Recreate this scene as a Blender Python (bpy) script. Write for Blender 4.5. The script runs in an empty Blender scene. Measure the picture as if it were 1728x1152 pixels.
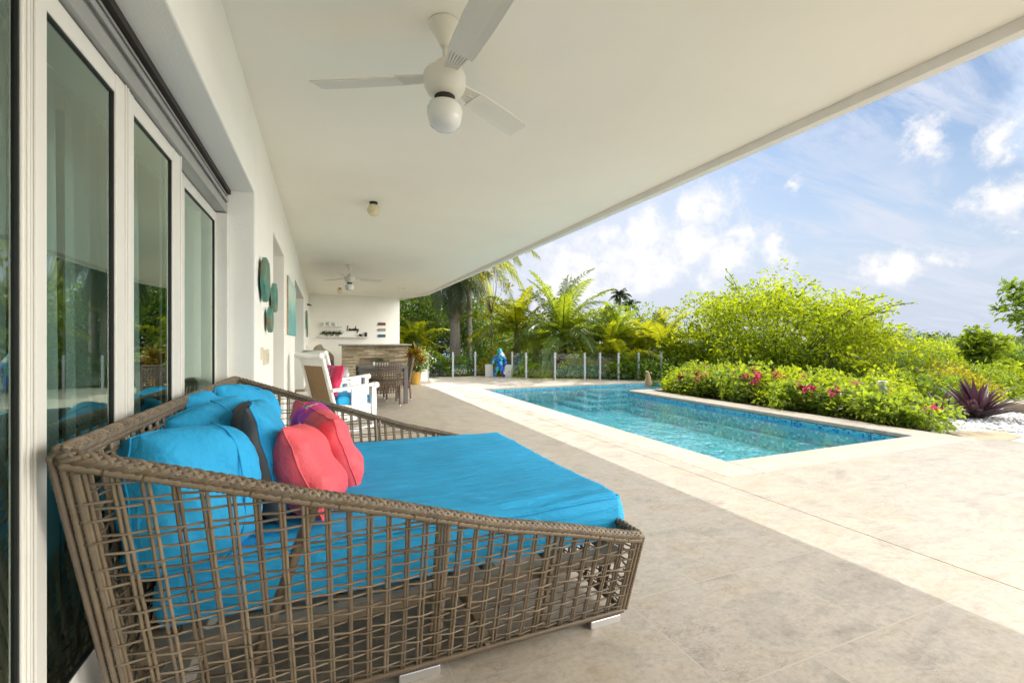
import bpy, math, random
import numpy as np
from mathutils import Vector, Matrix, noise as mnoise
R = math.radians
rnd = random.Random(7)
SC = bpy.context.scene
COL = SC.collection

# ------------------------------------------------------------------ camera
YAW = 22.66
CAMH = 1.27
FPX = 764.0
cam = bpy.data.cameras.new('camera'); camo = bpy.data.objects.new('camera', cam); COL.objects.link(camo)
cam.sensor_width = 36.0; cam.lens = FPX / 1728 * 36; cam.clip_start = .05; cam.clip_end = 60000
camo.location = (0, 0, CAMH); camo.rotation_euler = (R(90), 0, R(-YAW))
SC.camera = camo
SC.render.resolution_x = 1024; SC.render.resolution_y = 682

# ------------------------------------------------------------------ light
SUN_EL, SUN_AZ = 42.0, 8.5          # azimuth measured from +Y towards +X
SUN_STRENGTH, SKY_STRENGTH, EXPOSURE = 2.0, 0.15, 1.25
SC.view_settings.view_transform = 'Standard'; SC.view_settings.look = 'None'
SC.view_settings.exposure = EXPOSURE; SC.view_settings.gamma = 1
SC.cycles.use_denoising = True
try: SC.cycles.denoiser = 'OPENIMAGEDENOISE'
except Exception: pass
SC.cycles.max_bounces = 10; SC.cycles.diffuse_bounces = 6; SC.cycles.glossy_bounces = 4
SC.cycles.transmission_bounces = 6; SC.cycles.transparent_max_bounces = 24
SC.cycles.sample_clamp_indirect = 6.0
sun = bpy.data.lights.new('sun', 'SUN'); suno = bpy.data.objects.new('sun', sun); COL.objects.link(suno)
sun.energy = SUN_STRENGTH; sun.angle = R(.5); sun.color = (1, .94, .84)
sd = Vector((math.cos(R(SUN_EL)) * math.sin(R(SUN_AZ)), math.cos(R(SUN_EL)) * math.cos(R(SUN_AZ)), math.sin(R(SUN_EL))))
suno.rotation_euler = sd.to_track_quat('Z', 'Y').to_euler(); suno.location = (4, 20, 30)

FW = (math.sin(R(YAW)), math.cos(R(YAW))); RT = (math.cos(R(YAW)), -math.sin(R(YAW)))
def skydir(u, v):
    a = (u - 864) / FPX; b = (576 - v) / FPX
    return Vector((FW[0] + a * RT[0], FW[1] + a * RT[1], b)).normalized()
def at(u, dep):
    """ground position (metres) that lies dep metres ahead on the bearing u"""
    a = (u - 864) / FPX
    return dep * (FW[0] + a * RT[0]), dep * (FW[1] + a * RT[1])

w = bpy.data.worlds.new('World'); SC.world = w; w.use_nodes = True
nt = w.node_tree; N = nt.nodes; L = nt.links; N.clear()
def nd(tree, typ, **kw):
    n = tree.nodes.new(typ)
    for k, v in kw.items():
        if k.startswith('i_'): n.inputs[k[2:].replace('_', ' ')].default_value = v
        else: setattr(n, k, v)
    return n
def mth(tree, op, a, b=None, c=None, clamp=False):
    n = tree.nodes.new('ShaderNodeMath'); n.operation = op; n.use_clamp = clamp
    for i, x in enumerate((a, b, c)):
        if x is None: continue
        if isinstance(x, (int, float)): n.inputs[i].default_value = x
        else: tree.links.new(x, n.inputs[i])
    return n.outputs[0]
def maprange(tree, x, a, b, c=0., d=1., smooth=True):
    n = tree.nodes.new('ShaderNodeMapRange'); n.interpolation_type = 'SMOOTHSTEP' if smooth else 'LINEAR'
    tree.links.new(x, n.inputs[0])
    for i, v in enumerate((a, b, c, d)): n.inputs[i + 1].default_value = v
    return n.outputs[0]
sky = nd(nt, 'ShaderNodeTexSky', sky_type='NISHITA'); sky.sun_disc = False
sky.sun_elevation = R(SUN_EL); sky.sun_rotation = R(SUN_AZ); sky.air_density = 1.0; sky.dust_density = .6; sky.ozone_density = 3.0
bg = nd(nt, 'ShaderNodeBackground'); bg.inputs[1].default_value = SKY_STRENGTH
out = nd(nt, 'ShaderNodeOutputWorld'); L.new(bg.outputs[0], out.inputs[0])
tc = nd(nt, 'ShaderNodeTexCoord')
def noise_n(tree, vec, scale, detail=5, rough=.55, out='Fac', dist=0):
    n = tree.nodes.new('ShaderNodeTexNoise'); n.inputs['Scale'].default_value = scale
    n.inputs['Detail'].default_value = detail; n.inputs['Roughness'].default_value = rough; n.inputs['Distortion'].default_value = dist
    if vec is not None: tree.links.new(vec, n.inputs['Vector'])
    return n.outputs[0 if out == 'Fac' else 1]
def vmath(tree, op, a, b=None, scale=None):
    n = tree.nodes.new('ShaderNodeVectorMath'); n.operation = op
    for i, x in enumerate((a, b)):
        if x is None: continue
        if isinstance(x, (tuple, Vector)): n.inputs[i].default_value = x
        else: tree.links.new(x, n.inputs[i])
    if scale is not None: n.inputs['Scale'].default_value = scale
    return n
gen = tc.outputs['Generated']
ncol = noise_n(nt, gen, 9, 7, .62, 'Color')
jit = vmath(nt, 'SUBTRACT', ncol, (.5, .5, .5)).outputs[0]
jit = vmath(nt, 'SCALE', jit, scale=.12).outputs[0]
wdir = vmath(nt, 'ADD', gen, jit).outputs[0]
# cumulus puffs: bearing (u,v) and angular radius in pixels of arc
PUFFS = [(1210, 340, 70), (1165, 352, 34), (1092, 388, 50), (1165, 415, 80), (1255, 405, 65), (1120, 440, 75), (1300, 432, 55), (1015, 400, 28),
         (1060, 460, 70), (1215, 450, 60), (960, 470, 90), (1552, 246, 40), (1530, 268, 22), (1696, 238, 40), (1720, 250, 34), (1540, 428, 50), (1490, 446, 44),
         (1695, 345, 50), (1640, 356, 36), (1700, 384, 22), (1330, 312, 20), (1600, 412, 34),
         (300, 150, 130), (-300, 200, 200), (-700, 380, 150), (2300, 120, 190), (2700, 330, 150), (640, 300, 120)]
cm = None
for (u, v, rr) in PUFFS:
    c = skydir(u, v)
    q = 1 / math.sqrt(1 + ((u - 864) / FPX) ** 2 + ((v - 576) / FPX) ** 2)
    rad = rr / FPX * q * 1.25
    dn = vmath(nt, 'DISTANCE', wdir, c).outputs['Value']
    m = maprange(nt, dn, rad * 1.25, 0, 0, 1, False)
    cm = m if cm is None else mth(nt, 'MAXIMUM', cm, m)
edge = noise_n(nt, gen, 15, 10, .66)
cm = mth(nt, 'ADD', cm, mth(nt, 'MULTIPLY', mth(nt, 'SUBTRACT', edge, .5), 1.9))
cm = mth(nt, 'MULTIPLY', maprange(nt, cm, .34, 1.0), .97)
# high thin cirrus on a flat layer
sep = nd(nt, 'ShaderNodeSeparateXYZ'); L.new(gen, sep.inputs[0])
zc = mth(nt, 'MAXIMUM', sep.outputs[2], .02)
px_ = mth(nt, 'DIVIDE', sep.outputs[0], mth(nt, 'ADD', zc, .12)); py_ = mth(nt, 'DIVIDE', sep.outputs[1], mth(nt, 'ADD', zc, .12))
cb = nd(nt, 'ShaderNodeCombineXYZ'); L.new(px_, cb.inputs[0]); L.new(py_, cb.inputs[1])
mp = nd(nt, 'ShaderNodeMapping'); mp.inputs['Rotation'].default_value = (0, 0, R(38)); mp.inputs['Scale'].default_value = (.42, 1.7, 1); L.new(cb.outputs[0], mp.inputs[0])
ci = noise_n(nt, mp.outputs[0], 1.5, 10, .66, dist=1.3)
cim = maprange(nt, ci, .40, .66, 0, .92)
mp2 = nd(nt, 'ShaderNodeMapping'); mp2.inputs['Scale'].default_value = (.5, .5, 1); mp2.inputs['Location'].default_value = (3.1, 1.7, 0); L.new(cb.outputs[0], mp2.inputs[0])
ci2 = noise_n(nt, mp2.outputs[0], 1.6, 6, .55)
cim = mth(nt, 'MULTIPLY', cim, maprange(nt, ci2, .30, .62, .35, 1.0))
# bright veil on the sun's side of the view
dsun = vmath(nt, 'DISTANCE', gen, skydir(930, 430)).outputs['Value']
veil = maprange(nt, dsun, .55, .05, 0, .85)
cover = mth(nt, 'MAXIMUM', cim, veil)
cover = mth(nt, 'ADD', cover, mth(nt, 'MULTIPLY', cm, mth(nt, 'SUBTRACT', 1.0, cover)), clamp=True)
cloudcol = nd(nt, 'ShaderNodeMix', data_type='RGBA')
L.new(cm, cloudcol.inputs[0]); cloudcol.inputs[6].default_value = (2.2, 2.32, 2.66, 1); cloudcol.inputs[7].default_value = (3.0, 2.95, 2.9, 1)
# the clear-sky blue, a little deeper and more violet as in the photograph
tint = nd(nt, 'ShaderNodeMix', data_type='RGBA', blend_type='MULTIPLY'); tint.inputs[0].default_value = 1
L.new(sky.outputs[0], tint.inputs[6]); tint.inputs[7].default_value = (.48, .46, .425, 1)
hz_ = nd(nt, 'ShaderNodeMix', data_type='RGBA'); L.new(maprange(nt, sep.outputs[2], .42, .0, 0, 1), hz_.inputs[0]); L.new(tint.outputs[2], hz_.inputs[6]); hz_.inputs[7].default_value = (1.80, 2.0, 2.4, 1)
mx = nd(nt, 'ShaderNodeMix', data_type='RGBA')
L.new(cover, mx.inputs[0]); L.new(hz_.outputs[2], mx.inputs[6]); L.new(cloudcol.outputs[2], mx.inputs[7])
# very bright sky patch added out of view, filling the shade under the roof
fill_dist = vmath(nt, 'DISTANCE', wdir, Vector((math.sin(R(121)) * .9, math.cos(R(121)) * .9, .43)).normalized()).outputs['Value']
fill_mix = nd(nt, 'ShaderNodeMix', data_type='RGBA'); L.new(maprange(nt, fill_dist, .82, .45, 0, 1), fill_mix.inputs[0]); L.new(mx.outputs[2], fill_mix.inputs[6]); fill_mix.inputs[7].default_value = (21.0, 20.2, 18.6, 1)
L.new(fill_mix.outputs[2], bg.inputs[0])

# ------------------------------------------------------------------ materials
M = {}
def new_mat(name):
    m = bpy.data.materials.new(name); m.use_nodes = True
    t = m.node_tree; b = t.nodes['Principled BSDF']; M[name] = m
    return m, t, b
def ramp(t, fac, stops, interp='LINEAR'):
    n = t.nodes.new('ShaderNodeValToRGB'); n.color_ramp.interpolation = interp
    e = n.color_ramp.elements
    while len(e) < len(stops): e.new(.5)
    for i, (p, c) in enumerate(stops): e[i].position = p; e[i].color = (*c, 1)
    t.links.new(fac, n.inputs[0]); return n.outputs[0]
def objco(t): return t.nodes.new('ShaderNodeTexCoord').outputs['Object']
def worldpos(t): return t.nodes.new('ShaderNodeNewGeometry').outputs['Position']
def bump(t, b, h, strength=.3, dist=.01, prev=None):
    n = t.nodes.new('ShaderNodeBump'); n.inputs['Strength'].default_value = strength; n.inputs['Distance'].default_value = dist
    t.links.new(h, n.inputs['Height'])
    if prev is not None: t.links.new(prev, n.inputs['Normal'])
    if b is not None: t.links.new(n.outputs[0], b.inputs['Normal'])
    return n.outputs[0]
def plain(name, c, rough=.6, var=.12, scale=6, bmp=0., bscale=80, metal=0., spec=.5, c2=None, bdist=.004):
    m, t, b = new_mat(name); co = objco(t)
    lo = tuple(x * (1 - var) for x in c); hi = c2 or tuple(min(1, x * (1 + var)) for x in c)
    t.links.new(ramp(t, noise_n(t, co, scale, 6, .6), [(.3, lo), (.7, hi)]), b.inputs['Base Color'])
    b.inputs['Roughness'].default_value = rough; b.inputs['Metallic'].default_value = metal; b.inputs['Specular IOR Level'].default_value = spec
    if bmp: bump(t, b, noise_n(t, co, bscale, 4, .6), bmp, bdist)
    return m
plain('white_paint', (.78, .77, .74), .75, .035, 1.3, .18, 60, bdist=.003)
plain('wall_paint', (.90, .885, .83), .8, .03, 1.1, .5, 140, bdist=.003)
plain('ceiling_paint', (.90, .875, .79), .85, .03, .6, .12, 45, bdist=.003)
plain('door_white', (.74, .72, .67), .35, .03, 3)
plain('rail_grey', (.36, .36, .35), .4, .06, 4, metal=.2)
plain('seal_black', (.012, .012, .013), .5)
plain('steel', (.72, .72, .74), .28, .05, 5, metal=.9)
plain('alu_post', (.36, .38, .41), .4, .03, 5)
plain('fan_white', (.74, .72, .64), .42, .03, 4)
plain('opal_glass', (.80, .80, .76), .12, .04, 9)
plain('cream_globe', (.74, .66, .46), .5, .22, 60, .5, 90)
plain('slot_dark', (.03, .025, .02), .7)
plain('white_wood', (.80, .80, .79), .38, .04, 14, .08, 40)
plain('cushion_blue', (.028, .36, .68), .78, .10, 5, .7, 8, spec=.25, bdist=.03)
m = plain('mattress_blue', (.028, .38, .72), .72, .10, 4, 0, spec=.3); t = m.node_tree; b = t.nodes['Principled BSDF']; co = objco(t)
mp = t.nodes.new('ShaderNodeMapping'); mp.inputs['Rotation'].default_value = (0, 0, R(14)); mp.inputs['Scale'].default_value = (2.0, 13, 4); t.links.new(co, mp.inputs[0])
n1 = noise_n(t, mp.outputs[0], 1.6, 6, .6, dist=1.1); n2 = noise_n(t, co, 16, 4, .6, dist=.8); n3 = noise_n(t, co, 420, 2, .5)
bump(t, b, mth(t, 'ADD', mth(t, 'ADD', mth(t, 'POWER', n1, 2.0), mth(t, 'MULTIPLY', n2, .12)), mth(t, 'MULTIPLY', n3, .02)), .75, .035)
plain('cushion_grey', (.15, .14, .132), .85, .12, 7, .3, 300, spec=.2)
plain('cushion_coral', (.76, .095, .12), .55, .10, 6, .6, 9, spec=.4, bdist=.025)
plain('pale_grey_fabric', (.44, .42, .45), .85, .08, 9, .2, 200)
plain('tan_cover', (.30, .24, .16), .85, .25, 7, .6, 22, bdist=.02)
plain('dark_table', (.13, .12, .115), .45, .15, 9)
plain('counter_stone', (.28, .28, .25), .35, .3, 20)
plain('pot_ochre', (.42, .25, .045), .35, .12, 8)
plain('pot_white', (.80, .80, .79), .35, .03, 8)
plain('soil', (.06, .04, .028), .95, .4, 30, .8, 50)
plain('black_metal', (.012, .012, .013), .5)
plain('dark_glass', (.03, .03, .04), .2)
plain('plaque_red', (.16, .055, .05), .6, .25, 20)
plain('plaque_grey', (.32, .29, .29), .6, .25, 30)
plain('plaque_blue', (.025, .10, .20), .6, .15, 20)
plain('switch_cream', (.70, .64, .50), .4, .03)
plain('trunk_grey', (.23, .20, .17), .9, .3, 12, .7, 30, bdist=.02)
plain('trunk_brown', (.12, .085, .06), .9, .3, 14, .7, 30, bdist=.02)
plain('dry_brown', (.24, .14, .06), .9, .3, 10)
plain('stem_green', (.14, .17, .05), .6, .25, 12)
plain('sandstone', (.42, .29, .17), .9, .2, 20, .6, 40, bdist=.01)
plain('concrete_tan', (.40, .32, .21), .85, .18, 5, .4, 60)
plain('house_white', (.74, .76, .80), .8, .04, 2)
plain('window_dark', (.05, .07, .10), .15)
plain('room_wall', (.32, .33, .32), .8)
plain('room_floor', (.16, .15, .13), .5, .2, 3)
plain('gravel_base', (.62, .61, .58), .95, .3, 40, .8, 60, bdist=.02)
plain('turf', (.055, .085, .02), .95, .5, 2.5, .8, 20, bdist=.05)
plain('pebble', (.78, .77, .75), .7, .25, 3)

def leafmat(name, cols, trans, tf=.5, rough=.45):
    m, t, b = new_mat(name)
    g = t.nodes.new('ShaderNodeNewGeometry').outputs['Random Per Island']
    st = [(i / max(1, len(cols) - 1), c) for i, c in enumerate(cols)]
    t.links.new(ramp(t, g, st), b.inputs['Base Color']); b.inputs['Roughness'].default_value = rough
    tr = t.nodes.new('ShaderNodeBsdfTranslucent')
    st = [(0, tuple(x * .55 for x in trans)), (1, trans)]
    t.links.new(ramp(t, g, st), tr.inputs[0])
    mix = t.nodes.new('ShaderNodeMixShader'); mix.inputs[0].default_value = tf
    t.links.new(b.outputs[0], mix.inputs[1]); t.links.new(tr.outputs[0], mix.inputs[2])
    t.links.new(mix.outputs[0], t.nodes['Material Output'].inputs[0]); return m
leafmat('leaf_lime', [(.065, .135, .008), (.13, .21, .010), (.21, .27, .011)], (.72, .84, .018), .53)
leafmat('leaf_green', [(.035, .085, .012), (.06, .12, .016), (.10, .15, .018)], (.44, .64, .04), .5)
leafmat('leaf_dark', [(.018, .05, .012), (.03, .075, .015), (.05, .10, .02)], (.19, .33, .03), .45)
leafmat('leaf_yellow', [(.12, .16, .012), (.22, .20, .014), (.26, .19, .012)], (.74, .66, .03), .55)
leafmat('leaf_feather', [(.05, .10, .025), (.08, .14, .035)], (.48, .68, .10), .5)
leafmat('leaf_boug', [(.045, .10, .018), (.08, .14, .02), (.15, .20, .025)], (.60, .76, .04), .5)
leafmat('palm_green', [(.03, .075, .014), (.055, .11, .018), (.11, .15, .02)], (.56, .68, .03), .5, .38)
leafmat('palm_dark', [(.028, .055, .02), (.045, .08, .03), (.08, .10, .05)], (.16, .22, .05), .4, .5)
leafmat('palm_lime', [(.06, .11, .012), (.10, .16, .015), (.20, .19, .015)], (.74, .76, .02), .55, .38)
leafmat('leaf_cordyline', [(.10, .16, .02), (.22, .05, .02), (.30, .14, .02), (.12, .015, .015)], (.6, .42, .03), .4)
leafmat('leaf_purple', [(.045, .018, .035), (.07, .028, .05), (.05, .07, .025), (.11, .045, .10)], (.17, .07, .10), .3)
leafmat('petal_pink', [(.60, .02, .14), (.75, .04, .20)], (.9, .05, .25), .5)
leafmat('palm_far', [(.03, .055, .03), (.05, .075, .04)], (.10, .14, .07), .3)
leafmat('leaf_far', [(.06, .10, .035), (.10, .14, .04)], (.25, .33, .08), .4)

# travertine paving: every tile cut from another part of the stone
def stone(name, tile, tone=1.0, rough=.36, gl=.42, joint=(.56, .51, .44)):
    m, t, b = new_mat(name); p = worldpos(t)
    br = t.nodes.new('ShaderNodeTexBrick'); t.links.new(p, br.inputs[0])
    br.inputs['Scale'].default_value = 1; br.inputs['Brick Width'].default_value = tile[0]; br.inputs['Row Height'].default_value = tile[1]
    br.inputs['Mortar Size'].default_value = .003; br.inputs['Mortar Smooth'].default_value = .3; br.offset = .5
    br.inputs['Color1'].default_value = (0, 0, 0, 1); br.inputs['Color2'].default_value = (1, 1, 1, 1); br.inputs['Mortar'].default_value = (.5, .5, .5, 1)
    sh = t.nodes.new('ShaderNodeCombineXYZ'); r_ = br.outputs[0]
    t.links.new(mth(t, 'MULTIPLY', r_, 31.0), sh.inputs[0]); t.links.new(mth(t, 'MULTIPLY', r_, 17.0), sh.inputs[1]); t.links.new(mth(t, 'MULTIPLY', r_, 9.0), sh.inputs[2])
    q = vmath(t, 'ADD', p, sh.outputs[0]).outputs[0]
    mp = t.nodes.new('ShaderNodeMapping'); mp.inputs['Scale'].default_value = (1.0, 2.1, 1); mp.inputs['Rotation'].default_value = (0, 0, R(12)); t.links.new(q, mp.inputs[0]); q2 = mp.outputs[0]
    k = lambda c: tuple(x * tone for x in c)
    c = ramp(t, noise_n(t, q2, 1.5, 10, .66, dist=.9), [(.26, k((.32, .28, .235))), (.40, k((.42, .375, .32))), (.50, k((.48, .43, .365))), (.60, k((.44, .375, .30))), (.74, k((.51, .46, .39)))])
    def over(base, fac, col, mode='MIX'):
        x = t.nodes.new('ShaderNodeMix'); x.data_type = 'RGBA'; x.blend_type = mode
        if isinstance(fac, float): x.inputs[0].default_value = fac
        else: t.links.new(fac, x.inputs[0])
        t.links.new(base, x.inputs[6])
        if isinstance(col, tuple): x.inputs[7].default_value = (*col, 1)
        else: t.links.new(col, x.inputs[7])
        return x.outputs[2]
    fine = noise_n(t, q, 34, 8, .8)
    c = over(c, .68, ramp(t, fine, [(.34, (.66, .62, .57)), (.45, (.92, .905, .88)), (.55, (1.02, 1.02, 1.02)), (.66, (1.20, 1.19, 1.17))]), 'MULTIPLY')
    c = over(c, .55, ramp(t, noise_n(t, q2, 9, 8, .74, dist=1.0), [(.34, (.76, .73, .69)), (.50, (1, 1, 1)), (.66, (1.10, 1.09, 1.07))]), 'MULTIPLY')
    # winding dark veins gathered in patches, ochre and reddish blushes
    vn = mth(t, 'ABSOLUTE', mth(t, 'SUBTRACT', noise_n(t, q2, 5.5, 9, .70, dist=1.4), .5)); patch = maprange(t, noise_n(t, q, 1.3, 4, .6), .54, .68)
    c = over(c, mth(t, 'MULTIPLY', mth(t, 'MULTIPLY', maprange(t, vn, .020, .004), patch), .75), k((.20, .165, .14)))
    c = over(c, maprange(t, noise_n(t, q2, 2.3, 8, .72, dist=1.5), .63, .76, 0, .65), k((.42, .28, .12)))
    c = over(c, maprange(t, noise_n(t, vmath(t, 'ADD', q2, (7.3, 2.1, 4.4)).outputs[0], 2.0, 8, .72, dist=1.5), .64, .78, 0, .55), k((.36, .24, .20)))
    pit = noise_n(t, q, 75, 3, .6); c = over(c, maprange(t, pit, .70, .76, 0, .55), k((.25, .21, .17)))
    c = over(c, mth(t, 'MULTIPLY', br.outputs[1], .6), k(joint))
    t.links.new(c, b.inputs['Base Color'])
    t.links.new(maprange(t, noise_n(t, q, 5, 6, .6), .3, .7, rough - .08, rough + .18), b.inputs['Roughness']); b.inputs['Specular IOR Level'].default_value = gl
    h = mth(t, 'ADD', mth(t, 'MULTIPLY', br.outputs[1], -.6), mth(t, 'SUBTRACT', mth(t, 'MULTIPLY', fine, .3), maprange(t, pit, .70, .76, 0, .8)))
    bump(t, b, h, .25, .003)
stone('travertine', (.91, .61), .94); stone('travertine_pale', (1.2, .46), 1.06, .5, .3)

# split-stone cladding
m, t, b = new_mat('ledge_stone'); co = objco(t)
sp = nd(t, 'ShaderNodeSeparateXYZ'); t.links.new(co, sp.inputs[0]); cbx = nd(t, 'ShaderNodeCombineXYZ')
t.links.new(mth(t, 'ADD', sp.outputs[0], sp.outputs[1]), cbx.inputs[0]); t.links.new(sp.outputs[2], cbx.inputs[1])
br = nd(t, 'ShaderNodeTexBrick'); t.links.new(cbx.outputs[0], br.inputs[0]); br.inputs['Scale'].default_value = 1
br.inputs['Brick Width'].default_value = .31; br.inputs['Row Height'].default_value = .048; br.inputs['Mortar Size'].default_value = .004; br.offset = .37; br.squash = 1.4; br.squash_frequency = 3
br.inputs['Color1'].default_value = (0, 0, 0, 1); br.inputs['Color2'].default_value = (1, 1, 1, 1); br.inputs['Mortar'].default_value = (.3, .3, .3, 1)
cc = ramp(t, br.outputs[0], [(0, (.17, .14, .085)), (.35, (.30, .25, .16)), (.7, (.36, .32, .23)), (1, (.55, .49, .36))])
x1 = nd(t, 'ShaderNodeMix', data_type='RGBA', blend_type='MULTIPLY'); x1.inputs[0].default_value = .7; t.links.new(cc, x1.inputs[6])
t.links.new(ramp(t, noise_n(t, co, 14, 6, .7), [(.3, (.6, .58, .55)), (.7, (1.15, 1.1, 1.05))]), x1.inputs[7]); t.links.new(x1.outputs[2], b.inputs['Base Color']); b.inputs['Roughness'].default_value = .85
bump(t, b, mth(t, 'ADD', mth(t, 'MULTIPLY', br.outputs[1], -1.), mth(t, 'MULTIPLY', br.outputs[0], .7)), .8, .02)

# pool mosaic of varied tiles; the whitest ones are painted-in water sparkle
m, t, b = new_mat('mosaic'); p = worldpos(t)
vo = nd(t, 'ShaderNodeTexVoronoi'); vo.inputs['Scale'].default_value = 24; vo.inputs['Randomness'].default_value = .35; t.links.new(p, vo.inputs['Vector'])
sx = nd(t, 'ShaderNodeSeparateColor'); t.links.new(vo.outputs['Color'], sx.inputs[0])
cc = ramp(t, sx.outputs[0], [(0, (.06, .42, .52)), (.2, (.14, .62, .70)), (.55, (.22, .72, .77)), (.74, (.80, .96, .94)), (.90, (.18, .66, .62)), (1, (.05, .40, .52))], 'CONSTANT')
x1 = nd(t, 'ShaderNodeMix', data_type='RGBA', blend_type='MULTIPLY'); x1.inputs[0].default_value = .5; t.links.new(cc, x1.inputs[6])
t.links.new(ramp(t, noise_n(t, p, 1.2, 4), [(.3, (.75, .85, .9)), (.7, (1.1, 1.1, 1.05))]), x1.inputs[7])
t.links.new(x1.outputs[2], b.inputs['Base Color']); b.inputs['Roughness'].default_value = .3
m, t, b = new_mat('waterline_tile'); p = worldpos(t)
vo = nd(t, 'ShaderNodeTexVoronoi'); vo.inputs['Scale'].default_value = 40; vo.inputs['Randomness'].default_value = .15; t.links.new(p, vo.inputs['Vector'])
sx = nd(t, 'ShaderNodeSeparateColor'); t.links.new(vo.outputs['Color'], sx.inputs[0])
t.links.new(ramp(t, sx.outputs[0], [(0, (.02, .16, .40)), (.25, (.06, .40, .55)), (.6, (.12, .52, .62))], 'CONSTANT'), b.inputs['Base Color']); b.inputs['Roughness'].default_value = .2

def film(name, tint, ior, wave=0., rough=0., boost=1.0, gcol=(1, 1, 1)):
    """clear sheet: tinted see-through plus mirror reflection by Fresnel"""
    m, t, b = new_mat(name); t.nodes.remove(b)
    tp = nd(t, 'ShaderNodeBsdfTransparent'); tp.inputs[0].default_value = (*tint, 1)
    gl = nd(t, 'ShaderNodeBsdfGlossy'); gl.inputs['Roughness'].default_value = rough; gl.inputs[0].default_value = (*gcol, 1)
    fr = nd(t, 'ShaderNodeFresnel'); fr.inputs[0].default_value = ior
    mx = nd(t, 'ShaderNodeMixShader')
    t.links.new(mth(t, 'MULTIPLY', fr.outputs[0], boost, clamp=True), mx.inputs[0]); t.links.new(tp.outputs[0], mx.inputs[1]); t.links.new(gl.outputs[0], mx.inputs[2])
    if wave:
        p = worldpos(t); h = mth(t, 'ADD', noise_n(t, p, 3.2, 3, .5, dist=.4), mth(t, 'MULTIPLY', noise_n(t, p, 11, 2, .5), .30))
        nrm = bump(t, None, h, wave, .05)
        t.links.new(nrm, gl.inputs['Normal']); t.links.new(nrm, fr.inputs['Normal'])
    t.links.new(mx.outputs[0], t.nodes['Material Output'].inputs[0]); return m
film('pool_water', (.68, .93, 1.0), 1.33, .35)
film('door_glass', (.60, .76, .71), 1.55, 0, 0, 1.9, (.84, 1, .90))
film('fence_glass', (.74, .89, .88), 1.5, 0, 0, 1.7)
plain('sea_water', (.05, .13, .20), .25, .1, .001)

# sheer fabric
m, t, b = new_mat('sheer'); b.inputs['Base Color'].default_value = (.75, .78, .78, 1); b.inputs['Roughness'].default_value = .9
tp = nd(t, 'ShaderNodeBsdfTransparent'); mx = nd(t, 'ShaderNodeMixShader'); mx.inputs[0].default_value = .72
t.links.new(tp.outputs[0], mx.inputs[1]); t.links.new(b.outputs[0], mx.inputs[2]); t.links.new(mx.outputs[0], t.nodes['Material Output'].inputs[0])

# rattan: each strand its own shade
def rattan(name, cols, rough=.45):
    m, t, b = new_mat(name); g = t.nodes.new('ShaderNodeNewGeometry').outputs['Random Per Island']; co = objco(t)
    c = ramp(t, g, [(i / (len(cols) - 1), k) for i, k in enumerate(cols)])
    x1 = nd(t, 'ShaderNodeMix', data_type='RGBA', blend_type='MULTIPLY'); x1.inputs[0].default_value = .6; t.links.new(c, x1.inputs[6])
    t.links.new(ramp(t, noise_n(t, co, 9, 5, .7), [(.3, (.55, .52, .5)), (.7, (1.2, 1.15, 1.1))]), x1.inputs[7]); t.links.new(x1.outputs[2], b.inputs['Base Color']); b.inputs['Roughness'].default_value = rough
    bump(t, b, noise_n(t, co, 160, 3, .6), .25, .002)
rattan('rattan', [(.125, .092, .058), (.19, .145, .095), (.265, .21, .145), (.14, .112, .085), (.22, .175, .115)])
rattan('rattan_grey', [(.10, .07, .05), (.15, .105, .075), (.19, .14, .10)])
m, t, b = new_mat('cane'); co = objco(t)
wv = nd(t, 'ShaderNodeTexWave'); wv.inputs['Scale'].default_value = 26; wv.inputs['Distortion'].default_value = .6; t.links.new(co, wv.inputs[0])
t.links.new(ramp(t, mth(t, 'ADD', mth(t, 'MULTIPLY', wv.outputs[1], .6), mth(t, 'MULTIPLY', noise_n(t, co, 18, 5), .5)), [(.15, (.13, .075, .03)), (.7, (.33, .21, .09))]), b.inputs['Base Color'])
bump(t, b, wv.outputs[1], .6, .004); b.inputs['Roughness'].default_value = .6

def floral(name, base, band):
    m, t, b = new_mat(name); co = objco(t)
    vo = nd(t, 'ShaderNodeTexVoronoi'); vo.inputs['Scale'].default_value = 17; t.links.new(vmath(t, 'ADD', co, vmath(t, 'SCALE', noise_n(t, co, 6, 4, .6, 'Color'), scale=.16).outputs[0]).outputs[0], vo.inputs['Vector'])
    sx = nd(t, 'ShaderNodeSeparateColor'); t.links.new(vo.outputs['Color'], sx.inputs[0])
    c = ramp(t, sx.outputs[0], [(0, (.50, .03, .36)), (.3, (.62, .14, .52)), (.5, (.75, .40, .06)), (.62, (.78, .05, .18)), (.8, (.55, .10, .50)), (.92, (.75, .62, .55))], 'CONSTANT')
    s = nd(t, 'ShaderNodeSeparateXYZ'); t.links.new(co, s.inputs[0])
    k = mth(t, 'ABSOLUTE', mth(t, 'SUBTRACT', mth(t, 'ADD', s.outputs[0], mth(t, 'MULTIPLY', noise_n(t, co, 9, 4), .08)), band[0]))
    mk = maprange(t, k, band[1] * 1.05, band[1] * .9)
    x = nd(t, 'ShaderNodeMix', data_type='RGBA'); t.links.new(mk, x.inputs[0]); x.inputs[6].default_value = (*base, 1); t.links.new(c, x.inputs[7])
    t.links.new(x.outputs[2], b.inputs['Base Color']); b.inputs['Roughness'].default_value = .6; bump(t, b, noise_n(t, co, 9, 5), .6, .025)
floral('coral_floral', (.76, .095, .12), (.09, .075))
floral('pink_floral', (.74, .04, .13), (.05, .07))
m, t, b = new_mat('verdigris'); co = objco(t)
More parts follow.
